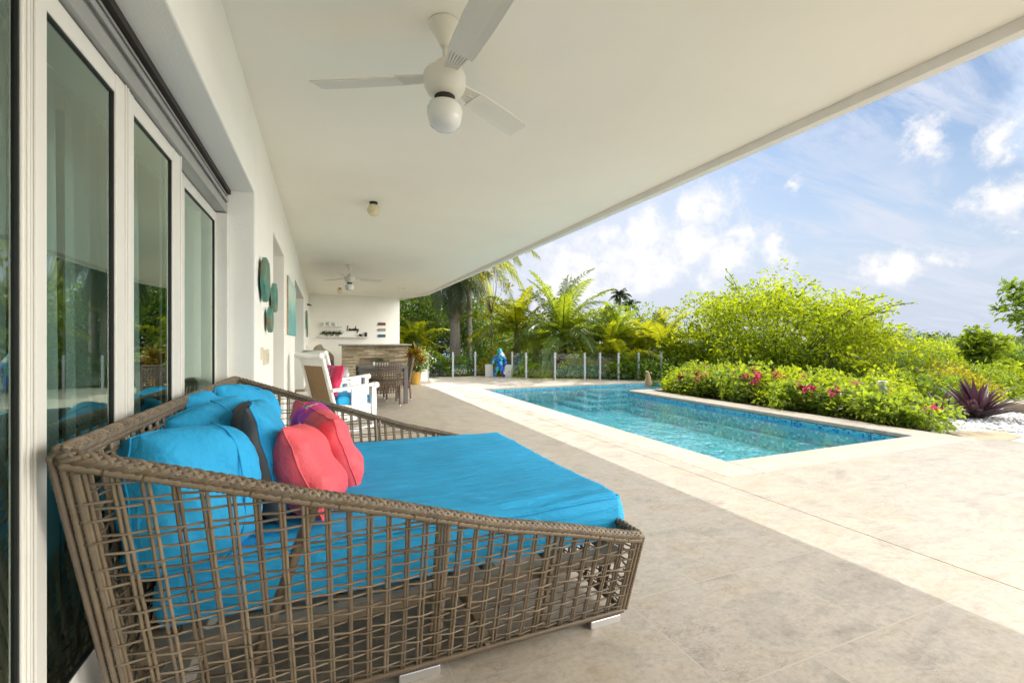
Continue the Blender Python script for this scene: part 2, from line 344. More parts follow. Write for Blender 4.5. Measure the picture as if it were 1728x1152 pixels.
t.links.new(ramp(t, noise_n(t, co, 7, 6, .65, dist=.6), [(.3, (.03, .14, .105)), (.48, (.075, .24, .19)), (.58, (.17, .19, .12)), (.70, (.22, .11, .07))]), b.inputs['Base Color']); b.inputs['Roughness'].default_value = .45
m, t, b = new_mat('canvas_art'); co = objco(t)
sp = nd(t, 'ShaderNodeSeparateXYZ'); t.links.new(co, sp.inputs[0])
t.links.new(ramp(t, mth(t, 'ADD', mth(t, 'MULTIPLY', sp.outputs[2], .9), mth(t, 'MULTIPLY', noise_n(t, co, 3.5, 7, .65), .7)), [(.2, (.16, .42, .40)), (.4, (.36, .60, .54)), (.55, (.60, .68, .56)), (.75, (.38, .60, .68)), (.95, (.64, .70, .64))]), b.inputs['Base Color']); b.inputs['Roughness'].default_value = .7
m, t, b = new_mat('sculpture_paint'); co = objco(t)
vo = nd(t, 'ShaderNodeTexVoronoi'); vo.inputs['Scale'].default_value = 8.5; t.links.new(co, vo.inputs['Vector']); sx = nd(t, 'ShaderNodeSeparateColor'); t.links.new(vo.outputs['Color'], sx.inputs[0])
t.links.new(ramp(t, sx.outputs[0], [(0, (.01, .06, .50)), (.30, (.02, .26, .60)), (.48, (.04, .45, .55)), (.62, (.05, .30, .12)), (.72, (.60, .16, .04)), (.82, (.02, .10, .55)), (.92, (.55, .60, .60))], 'CONSTANT'), b.inputs['Base Color']); b.inputs['Roughness'].default_value = .2

# ------------------------------------------------------------------ mesh helpers
class MB:
    def __init__(s): s.v = []; s.f = []; s.sm = []
    def add(s, vs, fs, smooth=False):
        o = len(s.v); s.v += [tuple(v) for v in vs]; s.f += [tuple(i + o for i in f) for f in fs]; s.sm += [smooth] * len(fs); return s
    def box(s, x0, x1, y0, y1, z0, z1):
        return s.add([(x0, y0, z0), (x1, y0, z0), (x1, y1, z0), (x0, y1, z0), (x0, y0, z1), (x1, y0, z1), (x1, y1, z1), (x0, y1, z1)],
                     [(0, 3, 2, 1), (4, 5, 6, 7), (0, 1, 5, 4), (1, 2, 6, 5), (2, 3, 7, 6), (3, 0, 4, 7)])
    def prism(s, poly, z0, z1):
        n = len(poly)
        return s.add([(x, y, z0) for x, y in poly] + [(x, y, z1) for x, y in poly],
                     [tuple(range(n - 1, -1, -1)), tuple(range(n, 2 * n))] + [(i, (i + 1) % n, (i + 1) % n + n, i + n) for i in range(n)])
    def tube(s, path, r, n=6, caps=True, flat=None, smooth=True):
        path = [Vector(p) for p in path]; m = len(path)
        rr = r if isinstance(r, (list, tuple)) else [r] * m
        vs = []; up = None
        for i, p in enumerate(path):
            t = (path[min(i + 1, m - 1)] - path[max(i - 1, 0)])
            t = t.normalized() if t.length > 1e-9 else Vector((0, 0, 1))
            if up is None:
                a = Vector((0, 0, 1)) if abs(t.z) < .9 else Vector((1, 0, 0)); up = a
            side = t.cross(up)
            if side.length < 1e-6: side = t.orthogonal()
            side.normalize(); up = side.cross(t).normalized()
            for k in range(n):
                a = 2 * math.pi * (k + .5) / n
                vs.append(p + side * (math.cos(a) * rr[i]) + up * (math.sin(a) * rr[i] * (flat or 1)))
        fs = [(i * n + k, i * n + (k + 1) % n, (i + 1) * n + (k + 1) % n, (i + 1) * n + k) for i in range(m - 1) for k in range(n)]
        if caps: fs += [tuple(range(n - 1, -1, -1)), tuple((m - 1) * n + k for k in range(n))]
        return s.add(vs, fs, smooth)
    def bar(s, a, b, w, h, up=(0, 0, 1)):
        a = Vector(a); b = Vector(b); t = (b - a).normalized(); u = Vector(up); sd = t.cross(u)
        if sd.length < 1e-5: sd = t.orthogonal()
        sd.normalize(); u = sd.cross(t)
        vs = [p + sd * (i * w / 2) + u * (j * h / 2) for p in (a, b) for i, j in ((-1, -1), (1, -1), (1, 1), (-1, 1))]
        return s.add(vs, [(0, 1, 2, 3), (7, 6, 5, 4), (0, 4, 5, 1), (1, 5, 6, 2), (2, 6, 7, 3), (3, 7, 4, 0)])
    def lathe(s, prof, c=(0, 0), n=28, smooth=True):
        vs = [(c[0] + r * math.cos(2 * math.pi * k / n), c[1] + r * math.sin(2 * math.pi * k / n), z) for r, z in prof for k in range(n)]
        m = len(prof)
        fs = [(i * n + k, i * n + (k + 1) % n, (i + 1) * n + (k + 1) % n, (i + 1) * n + k) for i in range(m - 1) for k in range(n)]
        fs += [tuple(range(n - 1, -1, -1)), tuple((m - 1) * n + k for k in range(n))]
        return s.add(vs, fs, smooth)
    def rope(s, path, r, strands=3, pitch=.05, rs=None, n=5, step=.008):
        """twisted strands about a path"""
        P = [Vector(p) for p in path]; ln = [0]
        for a, b in zip(P, P[1:]): ln.append(ln[-1] + (b - a).length)
        K = max(8, int(ln[-1] / step)); rs = rs or r * .55
        pts = []
        for k in range(K + 1):
            d = ln[-1] * k / K; i = 0
            while i < len(P) - 2 and ln[i + 1] < d: i += 1
            u = (d - ln[i]) / max(1e-9, ln[i + 1] - ln[i]); pts.append((P[i].lerp(P[i + 1], u), (P[i + 1] - P[i]).normalized(), d))
        for q in range(strands):
            pa = []
            for p, t, d in pts:
                sd = t.cross(Vector((0, 0, 1)) if abs(t.z) < .9 else Vector((1, 0, 0))).normalized(); up = sd.cross(t)
                a = 2 * math.pi * (d / pitch + q / strands)
                pa.append(p + sd * (math.cos(a) * r) + up * (math.sin(a) * r))
            s.tube(pa, rs, n)
        return s
    def wrap(s, path, r, pitch=.009, n=8):
        """post wound with flat cane: ribbed tube"""
        P = [Vector(p) for p in path]; pts = []; rr = []
        for a, b in zip(P, P[1:]):
            K = max(2, int((b - a).length / (pitch / 2)))
            for k in range(K + 1): pts.append(a.lerp(b, k / K)); rr.append(r * (1.09 if k % 2 else .88))
        return s.tube(pts, rr, n)
    def arr(s, V, F, smooth=True):
        return s.add([tuple(x) for x in V], [tuple(x) for x in F], smooth)
    def build(s, name, mat, parent=None, off=None, bevel=0., subsurf=0):
        me = bpy.data.meshes.new(name)
        if off is None: off = (0, 0, 0)
        me.from_pydata([(x - off[0], y - off[1], z - off[2]) for x, y, z in s.v], [], s.f)
        me.polygons.foreach_set('use_smooth', s.sm); me.materials.append(M[mat] if isinstance(mat, str) else mat); me.update()
        o = bpy.data.objects.new(name, me); COL.objects.link(o)
        if parent is not None: o.parent = parent
        elif off != (0, 0, 0): o.location = off
        if bevel:
            b = o.modifiers.new('bevel', 'BEVEL'); b.width = bevel; b.segments = 2; b.limit_method = 'ANGLE'; b.angle_limit = R(40)
        if subsurf:
            b = o.modifiers.new('subsurf', 'SUBSURF'); b.levels = subsurf; b.render_levels = subsurf
        return o
def npmesh(name, V, F, mat, parent=None, loc=None, smooth=False):
    """V (n,3) array, F (m,k) array of one face size"""
    me = bpy.data.meshes.new(name); V = np.asarray(V, dtype=np.float32); F = np.asarray(F, dtype=np.int32)
    k = F.shape[1]
    me.vertices.add(len(V)); me.vertices.foreach_set('co', V.ravel())
    me.loops.add(F.size); me.loops.foreach_set('vertex_index', F.ravel())
    me.polygons.add(len(F)); me.polygons.foreach_set('loop_start', np.arange(0, F.size, k, dtype=np.int32))
    me.polygons.foreach_set('loop_total', np.full(len(F), k, dtype=np.int32))
    me.polygons.foreach_set('use_smooth', np.full(len(F), smooth, dtype=bool))
    me.materials.append(M[mat]); me.update(); me.validate()
    o = bpy.data.objects.new(name, me); COL.objects.link(o)
    if parent is not None: o.parent = parent
    if loc is not None: o.location = loc
    return o
def tag(o, label=None, cat=None, group=None, kind=None):
    if label: o['label'] = label
    if cat: o['category'] = cat
    if group: o['group'] = group
    if kind: o['kind'] = kind
    return o
def thing(name, label, cat, loc=(0, 0, 0), rz=0., group=None):
    o = bpy.data.objects.new(name, None); COL.objects.link(o); o.empty_display_size = .1
    o.location = loc; o.rotation_euler = (0, 0, rz); return tag(o, label, cat, group)
def dup(root, loc, rz=None, label=None, scale=None, group=None):
    c = root.copy(); COL.objects.link(c); c.location = loc
    if rz is not None: c.rotation_euler = (0, 0, rz)
    if scale is not None: c.scale = (scale,) * 3
    if label: c['label'] = label
    if group: c['group'] = group
    for ch in list(root.children):
        k = ch.copy(); COL.objects.link(k); k.parent = c
        for g in list(ch.children):
            q = g.copy(); COL.objects.link(q); q.parent = k
    return c
def struct(name, mb, mat, bevel=0.): return tag(mb.build(name, mat, bevel=bevel), kind='structure')

WX, CZ = -.44, 2.88            # facade plane, ceiling height
# ------------------------------------------------------------------ setting
mb = MB(); mb.prism([(WX - .02, -8), (3.297, -8), (3.297, 15.93), (2.9, 17.6), (WX - .02, 17.6)], -.3, 0)
mb.prism([(3.305, -8), (8.14, -8), (8.14, 2.95), (7.85, 3.11), (3.305, 3.11)], -.3, 0); mb.prism([(3.305, 3.11), (3.503, 3.11), (3.503, 12.02), (3.305, 12.02)], -.3, 0)
mb.prism([(3.305, 12.02), (10.9, 12.02), (6.6, 14.2), (6.5, 15.0), (5.2, 15.95), (3.305, 15.93)], -.3, 0); mb.prism([(3.29, -8), (3.31, -8), (3.31, 15.9), (3.29, 15.9)], -.29, -.006)
struct('deck', mb, 'travertine')
mb = MB()
mb.box(3.503, 3.95, 3.11, 12.02, -.06, .004); mb.box(3.95, 7.85, 3.11, 3.55, -.06, .004); mb.box(3.95, 10.9, 11.6, 12.02, -.06, .004)
mb.box(7.35, 7.85, 3.55, 9.7, -.06, .004); mb.box(7.85, 10.9, 9.4, 9.7, -.06, .004)
struct('pool_coping', mb, 'travertine_pale', bevel=.012)
# basin: floor falls towards the near end, long bench on the far right wall, steps in the far corner
mb = MB()
def quad(mb, a, b, c, d): mb.add([a, b, c, d], [(0, 1, 2, 3)])
x0, x1, x2, y0, y1, y2 = 3.97, 7.33, 10.9, 3.53, 9.72, 11.62
zn, zf = -.62, -.50
quad(mb, (x0, y0, zn), (x1, y0, zn), (x1, y2, zf), (x0, y2, zf)); quad(mb, (x1, y1, zf), (x2, y1, zf), (x2, y2, zf), (x1, y2, zf))
quad(mb, (x0, y0, -.06), (x1, y0, -.06), (x1, y0, zn), (x0, y0, zn)); quad(mb, (x0, y2, -.06), (x0, y0, -.06), (x0, y0, zn), (x0, y2, zf))
quad(mb, (x1, y0, -.06), (x1, y1, -.06), (x1, y1, zf), (x1, y0, zn)); quad(mb, (x1, y1, -.06), (x2, y1, -.06), (x2, y1, zf), (x1, y1, zf)); quad(mb, (x0, y2, -.06), (x2, y2, -.06), (x2, y2, zf), (x0, y2, zf))
for k in range(4): mb.box(6.2 + k * .38, 10.9, 9.9 + k * .32, y2 - .004 - k * .003, -.56, -.42 + k * .09)
mb.box(7.12, x1 - .002, 3.6, 9.5, -.6, -.38)
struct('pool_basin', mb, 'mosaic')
mb = MB(); g = .006
mb.box(x0, x0 + g, y0, y2, -.17, -.061); mb.box(x0, x1, y0, y0 + g, -.17, -.062); mb.box(x1 - g, x1, y0, y1, -.17, -.063); mb.box(x0, x2, y2 - g, y2, -.17, -.0635); mb.box(x1, x2, y1, y1 + g, -.17, -.064)
struct('waterline_band', mb, 'waterline_tile')
mb = MB(); mb.add([(x0, y0, -.105), (x1, y0, -.105), (x1, y1, -.105), (x1, y2, -.105), (x0, y2, -.105), (x0, y1, -.105), (x2, y1, -.105), (x2, y2, -.105)], [(0, 1, 2, 5), (5, 2, 3, 4), (2, 6, 7, 3)])
struct('pool_water', mb, 'pool_water')

def ground_z(x, y):
    d = math.hypot(max(0, x - 11), max(0, y - 13)); z = -.35 - .012 * d - .00011 * d * d
    if x < 11 and y < 13: z = -.35
    z += .25 * (mnoise.noise((x * .05, y * .05, 0))) * min(1, d / 15)
    return max(z, -24)
xs = sorted(set([-400, -200, -100, -50, -30, -20] + list(range(-16, 60, 2)) + list(range(60, 160, 10)) + [200, 260, 330, 420, 520]))
ys = xs
mb = MB(); n = len(xs)
hole = lambda a, b: False
mb.add([(x, y, ground_z(x, y)) for y in ys for x in xs], [(j * n + i, j * n + i + 1, (j + 1) * n + i + 1, (j + 1) * n + i) for j in range(n - 1) for i in range(n - 1)
       if not (xs[i] >= 0 and xs[i + 1] <= 10 and ys[j] >= -4 and ys[j + 1] <= 12)], True)
struct('ground', mb, 'turf')
mb = MB(); mb.add([(-30000, -30000, -20), (30000, -30000, -20), (30000, 30000, -20), (-30000, 30000, -20)], [(0, 1, 2, 3)]); struct('sea', mb, 'sea_water')
# planting bed behind the pool and white stone bed on the right
mb = MB(); mb.prism([(7.86, 3.6), (9.3, 4.3), (9.9, 6), (10.6, 9.39), (7.86, 9.39)], -.34, -.03); struct('planting_bed', mb, 'soil')
mb = MB(); mb.prism([(7.87, 3.12), (8.16, 2.96), (8.5, 2.2), (8.5, -8), (30, -8), (30, 5.2), (12, 5.2), (9.92, 5.9), (9.32, 4.28), (7.87, 3.58)], -.36, -.05); struct('stone_bed', mb, 'gravel_base')
mb = MB()
mb.prism([(7.9, 3.13), (8.17, 2.985), (8.9, 3.05), (9.1, 3.35), (8.3, 3.62)], -.3, -.028); mb.prism([(8.145, -8), (8.46, -8), (8.46, 2.2), (8.30, 2.9), (8.145, 2.93)], -.3, -.032)
struct('bed_border', mb, 'concrete_tan', bevel=.01)
rs = np.random.RandomState(3)
def pebbles(n, box, size, z):
    ico = np.array([(0, 0, .6), (.9, 0, 0), (0, 1, 0), (-.9, 0, 0), (0, -1, 0), (0, 0, -.6)], dtype=float); IF = np.array([(0, 1, 2), (0, 2, 3), (0, 3, 4), (0, 4, 1), (5, 2, 1), (5, 3, 2), (5, 4, 3), (5, 1, 4)])
    V = []; F = []; k = 0
    while k < n:
        x = rs.uniform(box[0], box[1]); y = rs.uniform(box[2], box[3])
        if y < 3.7 and x < 8.6 or (y > 4.2 + (x - 9.0) * 2.2) or (y > 2.9 and y < 3.7 and x < 9.2): continue
        if y > 5.5: continue
        a = rs.uniform(0, 6.28); s = size * rs.uniform(.6, 1.5); sc = np.array([s * rs.uniform(.7, 1.3), s * rs.uniform(.6, 1), s * rs.uniform(.5, .9)])
        p = (ico + rs.normal(0, .12, ico.shape)) * sc; c, q = math.cos(a), math.sin(a)
        p = np.stack([p[:, 0] * c - p[:, 1] * q, p[:, 0] * q + p[:, 1] * c, p[:, 2]], 1) + np.array([x, y, z])
        F.append(IF + 6 * k); V.append(p); k += 1
    return np.concatenate(V), np.concatenate(F)
V, F = pebbles(9000, (8.5, 14.5, 1.2, 9), .032, -.04); tag(npmesh('white_pebbles', V, F, 'pebble', smooth=True), kind='stuff')

# ------------------------------------------------------------------ villa
vo = (WX, 0, 0)
villa = thing('villa', 'white stucco villa with a long flat veranda roof over the paved terrace', 'house', vo)
TH = .55
mb = MB()
def wallseg(ya, yb, za, zb): mb.box(WX - TH, WX, ya, yb, za, zb)
D1, D2, D3 = (-1.7, 3.62, 2.31), (4.88, 6.26, 2.32), (8.49, 12.5, 2.34)
wallseg(-6, D1[0], 0, CZ); wallseg(D1[1], D2[0], 0, CZ); wallseg(D2[1], D3[0], 0, CZ); wallseg(D3[1], 16.9, 0, CZ)
wallseg(D1[0], D1[1], D1[2], CZ); wallseg(D2[0], D2[1], D2[2], CZ); wallseg(D3[0], D3[1], D3[2], CZ)
mb.build('facade_wall', 'wall_paint', villa, vo, bevel=.008)
mb = MB(); mb.box(WX - TH, 2.59, 16.9, 17.12, 0, CZ); mb.build('end_wall', 'wall_paint', villa, vo, bevel=.006)
mb = MB(); mb.prism([(-6, -6), (3.22, -6), (3.17, 15.1), (2.55, 17.3), (-6, 17.3)], CZ, 3.2); mb.build('roof', 'ceiling_paint', villa, vo)
mb = MB(); mb.prism([(3.222, -6), (3.30, -6), (3.25, 15.12), (3.172, 15.1)], CZ - .065, 3.22); mb.prism([(3.172, 15.104), (3.25, 15.124), (2.64, 17.3), (2.552, 17.3)], CZ - .065, 3.22); mb.build('fascia', 'white_paint', villa, vo)
# skirting
for bx in ((WX + .001, WX + .013, D1[1], D2[0]), (WX + .001, WX + .013, D2[1], D3[0]), (WX + .001, WX + .013, D3[1], 16.886), (WX + .014, 2.58, 16.887, 16.899), (WX - .25, WX, D3[1] - .013, D3[1] - .001)):
    mb = MB(); mb.box(*bx, .001, .075); mb.build('skirting', 'concrete_tan', villa, vo)
# dim room behind the glass
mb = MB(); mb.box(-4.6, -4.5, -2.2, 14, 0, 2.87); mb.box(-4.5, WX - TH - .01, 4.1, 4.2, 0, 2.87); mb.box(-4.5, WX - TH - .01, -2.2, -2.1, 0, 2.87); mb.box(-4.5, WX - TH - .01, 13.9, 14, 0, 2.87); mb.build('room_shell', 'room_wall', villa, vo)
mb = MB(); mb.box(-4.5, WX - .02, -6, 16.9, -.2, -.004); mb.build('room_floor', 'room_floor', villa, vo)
# sliding doors: two tracks, glass sheets with metal frames
def door(ya, yb, x, zb, zt, sl, sr, rail_b, rail_t, handle=False):
    d = 0.030; f = MB()
    f.box(x - d, x, ya, ya + sl, zb, zt); f.box(x - d, x, yb - sr, yb, zb, zt)
    f.box(x - d + .003, x - .003, ya + sl, yb - sr, zb, zb + rail_b); f.box(x - d + .003, x - .003, ya + sl, yb - sr, zt - rail_t, zt)
    f.box(x - .0005, x + .006, ya + .004, ya + .010, zb, zt); f.box(x - .0005, x + .006, yb - .010, yb - .004, zb, zt)
    o = f.build('sliding_door', 'door_white', villa, vo, bevel=.004)
    s = MB(); y0, y1, z0, z1 = ya + sl, yb - sr, zb + rail_b, zt - rail_t
    q = .006; s.box(x - d + .002, x - .002, ya - .005, ya - .0005, zb, zt)
    for bx in ((y0, y0 + q, z0, z1), (y1 - q, y1, z0, z1), (y0 + q, y1 - q, z0, z0 + q), (y0 + q, y1 - q, z1 - q, z1)): s.box(x - .022, x - .006, *bx)
    s.build('seal', 'seal_black', o, vo)
    g = MB(); g.add([(x - .012, y0 + .002, z0 + .002), (x - .012, y1 - .002, z0 + .002), (x - .012, y1 - .002, z1 - .002), (x - .012, y0 + .002, z1 - .002)], [(0, 1, 2, 3)]); g.build('glass_pane', 'door_glass', o, vo)
    if handle:
        h = MB(); h.box(x + .001, x + .02, yb - sr + .02, yb - sr + .05, .95, 1.15); h.build('handle', 'rail_grey', o, vo)
XF, XB = -.62, -.665
door(1.39, 1.93, XF, .16, 2.14, .065, .075, .20, .06); door(1.935, 2.575, XF, .16, 2.14, .07, .115, .20, .06)
door(2.585, 3.60, XB, .16, 2.14, .25, .03, .20, .06); door(.35, 1.378, XF, .16, 2.14, .07, .020, .20, .06); door(-.72, .345, XB, .16, 2.14, .07, .07, .20, .06); door(-1.68, -.725, XB, .16, 2.14, .07, .07, .20, .06)
mb = MB(); mb.box(-.80, -.605, D1[0], D1[1], 2.145, 2.20); mb.box(-.80, -.63, D1[0], D1[1], 2.203, 2.30); mb.box(-.615, -.600, D1[0], D1[1], 2.222, 2.245); mb.box(-.615, -.602, D1[0], D1[1], 2.262, 2.272); mb.box(-.62, -.610, D1[0], D1[1], 2.203, 2.212)
mb.build('head_track', 'rail_grey', villa, vo, bevel=.003)
mb = MB(); mb.box(-.628, -.585, D1[0], D1[1], 2.278, 2.307); mb.build('shutter_slot', 'slot_dark', villa, vo)
mb = MB(); mb.box(-.80, -.598, 3.60, 3.617, 0.1, 2.14); mb.box(-.70, -.60, 3.585, 3.60, .1, 2.14)
for z in (.5, 1.0, 1.5, 2.0): mb.box(-.66, -.645, 3.583, 3.586, z, z + .012)
mb.build('door_jamb', 'door_white', villa, vo, bevel=.003)
mb = MB(); mb.box(-.80, WX - .002, D1[0], D1[1] - .002, 0, .10); mb.box(-.79, -.605, D1[0], D1[1] - .003, .10, .145); mb.box(-.66, -.645, D1[0], D1[1] - .003, .145, .158); mb.build('door_sill', 'door_white', villa, vo, bevel=.004)
# the farther doorways: recessed glazed doors
def farframe(y0, y1, zt, x, k):
    f = MB(); f.box(x - .05, x, y0, y0 + .06, 0, zt); f.box(x - .05, x, y1 - .06, y1, 0, zt); f.box(x - .048, x - .002, y0 + .06, y1 - .06, zt - .07, zt); f.box(x - .048, x - .002, y0 + .06, y1 - .06, 0, .09)
    if k: f.box(x - .046, x - .004, (y0 + y1) / 2 - .05, (y0 + y1) / 2 + .05, .09, zt - .07)
    o = f.build('glazed_door', 'seal_black' if k else 'door_white', villa, vo); g = MB(); g.add([(x - .025, y0 + .06, .09), (x - .025, y1 - .06, .09), (x - .025, y1 - .06, zt - .07), (x - .025, y0 + .06, zt - .07)], [(0, 1, 2, 3)]); g.build('glass_pane', 'door_glass', o, vo)
farframe(D2[0], D2[1], D2[2], WX - .38, 0); farframe(D3[0], D3[1], D3[2], WX - .26, 1)
# sheer curtains
def curtain(ya, yb, x, lab, seed):
    r = random.Random(seed); f = MB(); n = int((yb - ya) / .012); cols = []
    ph = r.random() * 6
    for i in range(n + 1):
        y = ya + (yb - ya) * i / n; a = .035 * math.sin(y * 52 + ph + 1.5 * math.sin(y * 9)) + .015 * math.sin(y * 97)
        cols.append((x + a * .55, x + a, y))
    f.add([(c[0], c[2], 2.42) for c in cols] + [(c[1], c[2], .03) for c in cols], [(i, i + 1, n + 2 + i, n + 1 + i) for i in range(n)], True)
    tag(f.build('curtain', 'sheer'), lab, 'curtain', 'sheer curtains behind the sliding doors')
curtain(1.5, 2.35, -.98, 'pleated white sheer curtain seen through the middle sliding door pane', 1)
curtain(2.45, 3.3, -1.0, 'white sheer curtain behind the glass of the narrow door nearest the wall opening edge', 2)
curtain(.1, .75, -1.0, 'pale sheer curtain behind the nearest glass at the left edge of the photo', 3)

# ------------------------------------------------------------------ ceiling things
FX, FY = .57, 2.25
def zf_(v): return CZ - (v - 40) * .00303
fan = thing('ceiling_fan', 'white three-blade ceiling fan with glass bowl light, large, above the daybed', 'ceiling fan', (FX, FY, CZ), R(33), 'white ceiling fans along the terrace')
def fb(prof, name, mat, n=32): return MB().lathe([(r, z - CZ) for r, z in prof], n=n).build(name, mat, fan)
fb([(.078, CZ - .001), (.078, CZ - .012), (.074, CZ - .02), (.026, 2.775), (.022, 2.762)], 'canopy', 'fan_white')
fb([(.012, 2.765), (.012, 2.685)], 'rod', 'fan_white', 12)
fb([(.016, 2.705), (.03, 2.695), (.052, 2.672), (.072, 2.648), (.08, 2.632)], 'bell', 'fan_white')
hs = fb([(.085, 2.632), (.100, 2.628), (.106, 2.615), (.107, 2.578), (.102, 2.555), (.088, 2.528), (.060, 2.512), (.050, 2.508)], 'motor_housing', 'fan_white')
fb([(.052, 2.5078), (.052, 2.478)], 'vent_ring', 'slot_dark')
fb([(.040, 2.4775), (.060, 2.476), (.078, 2.468), (.088, 2.448), (.0885, 2.425), (.083, 2.392), (.074, 2.365), (.05, 2.345), (.02, 2.338), (.006, 2.3375)], 'light_bowl', 'opal_glass')
for k in range(3):
    a = R(120 * k); c, s = math.cos(a), math.sin(a)
    def T(x, y, z): return (x * c - y * s, x * s + y * c, z - CZ)
    f = MB(); pts = []; prof = [(.225, .050, .060), (.25, .058, .064), (.45, .066, .07), (.655, .066, .070), (.675, .050, .068)]
    for sgn in (0, 1):
        for x, yl, yr in prof:
            for y in (-yl, -yl * .5, 0, yr * .5, yr):
                pts.append(T(x, y, 2.595 - y * .20 - .006 * (abs(y) / .066) ** 2 * (1 if y > 0 else -.4) + (0 if sgn else .007)))
    n = 5; m = len(prof); fs = []
    for i in range(m - 1):
        for j in range(n - 1):
            q = (i * n + j, i * n + j + 1, (i + 1) * n + j + 1, (i + 1) * n + j); fs.append(q); fs.append(tuple(m * n + x for x in q[::-1]))
    for i in range(m - 1):
        for j in (0, n - 1): fs.append((i * n + j, (i + 1) * n + j, m * n + (i + 1) * n + j, m * n + i * n + j))
    for j in range(n - 1):
        for i in (0, m - 1): fs.append((i * n + j, i * n + j + 1, m * n + i * n + j + 1, m * n + i * n + j))
    f.add(pts, fs, False)
    b = f.build('blade', 'fan_white', fan, bevel=.0015)
    f = MB()
    for y in (-.045, -.030, -.015, 0, .015, .030, .045): f.bar(T(.085, y * .62, 2.604), T(.245, y * 1.15, 2.602 - y * .20), .008, .010)
    f.add([T(.09, -.034, 2.607), T(.09, .034, 2.607), T(.20, .052, 2.597), T(.20, -.044, 2.612)], [(0, 1, 2, 3)]); f.build('blade_bracket', 'fan_white', b)
dup(fan, (.52, 10.12, CZ), R(12), 'white ceiling fan with light bowl hanging farther off, over the dining table')
gl = thing('globe_lamp', 'small round cream mosaic globe lamp on the bare ceiling, the nearer one', 'lamp', (.54, 5.45, CZ), 0, 'globe lamps on the terrace ceiling')
MB().lathe([(.045, 0), (.045, -.022), (.03, -.028)], n=20).build('base', 'slot_dark', gl)
MB().lathe([(.02, -.022)] + [(.072 * math.sin(R(a)), -.092 + .072 * math.cos(R(a))) for a in range(15, 180, 12)] + [(.004, -.164)], n=24).build('globe', 'cream_globe', gl)
dup(gl, (.47, 14.6, CZ), 0, 'small round cream globe lamp near the end wall, the farther one')
dl = MB().lathe([(.10, 0), (.10, -.012), (.085, -.03), (.06, -.034)], n=24).build('ceiling_spot', 'white_paint'); dl.location = (2.22, 13.9, CZ)
tag(dl, 'flat round white spot lamp on the ceiling near the roof corner', 'lamp')

# ------------------------------------------------------------------ on the facade
def blossom(y, z, r, t, seed):
    """petalled plaque standing off the wall"""
    q = random.Random(seed); n = 40; f = MB(); ring = []
    for k in range(n):
        a = 2 * math.pi * k / n; rr = r * (.86 + .15 * abs(math.cos(2.5 * a + seed)) ** .6 + q.uniform(-.02, .02)); ring.append((rr * math.cos(a), rr * math.sin(a)))
    x = WX + .018; vs = []; 
    for (sc, dx) in ((1, 0), (1, t), (.93, t + .008), (.55, t + .002), (.25, t + .012)): vs += [(x + dx, y + a * sc, z + b * sc) for a, b in ring]
    fs = [(i * n + k, i * n + (k + 1) % n, (i + 1) * n + (k + 1) % n, (i + 1) * n + k) for i in range(4) for k in range(n)] + [tuple(range(n - 1, -1, -1)), tuple(4 * n + k for k in range(n))]
    return f.add(vs, fs)
def wall_flower(name, label, specs):
    root = thing(name, label, 'wall art', (WX, specs[0][0], specs[0][1]), 0)
    for i, (y, z, r) in enumerate(specs): blossom(y, z, r, .028, i + 1).build('blossom', 'verdigris', root, tuple(root.location), bevel=.002)
    return root
wall_flower('wall_art', 'turquoise and bronze metal wall art of three joined blossoms beside the near doorway', [(3.92, 1.74, .17), (4.60, 1.66, .135), (4.24, 1.45, .105)])
wall_flower('wall_art', 'turquoise blossom wall art far down the facade by the end wall', [(13.5, 1.86, .26), (13.9, 1.58, .20)])
pic = thing('canvas_painting', 'tall turquoise and green seascape canvas hanging between the two far doorways', 'painting', (WX, 7.5, 1.76))
mb = MB(); mb.box(.004, .024, -.88, .88, -.40, .38); mb.build('canvas', 'canvas_art', pic, bevel=.003)
mb = MB(); mb.box(.002, .022, -.886, -.8805, -.40, .38); mb.build('stretcher_edge', 'sandstone', pic)
sw = thing('light_switch', 'double cream light switch plate on the white wall below the metal blossoms', 'light switch', (WX, 4.12, 1.14))
mb = MB(); mb.box(.0, .012, -.20, -.09, -.01, .085); mb.box(0, .026, -.06, .17, -.055, .065); mb.build('plate', 'switch_cream', sw, bevel=.004)
for ya in (-.02, .07): mb = MB(); mb.box(.0265, .031, ya, ya + .05, -.02, .03); mb.build('button', 'switch_cream', sw, bevel=.002)
sw2 = MB(); sw2.box(0, .014, -.09, .09, -.06, .06); sw2.box(.0145, .02, -.03, .03, -.03, .03); o = sw2.build('light_switch', 'switch_cream', bevel=.003); o.location = (WX, 14.2, 1.12); tag(o, 'small cream switch plate on the facade near the end wall', 'light switch')
sn = MB(); sn.bar((0, 0, 0), (.07, -.02, -.015), .05, .05); sn.bar((.07, -.02, -.015), (.12, -.04, -.03), .03, .03); o = sn.build('wall_spot', 'black_metal', bevel=.004); o.location = (WX, 14.9, 2.38); tag(o, 'tiny black spotlight high on the facade near the corner of the end wall', 'lamp')

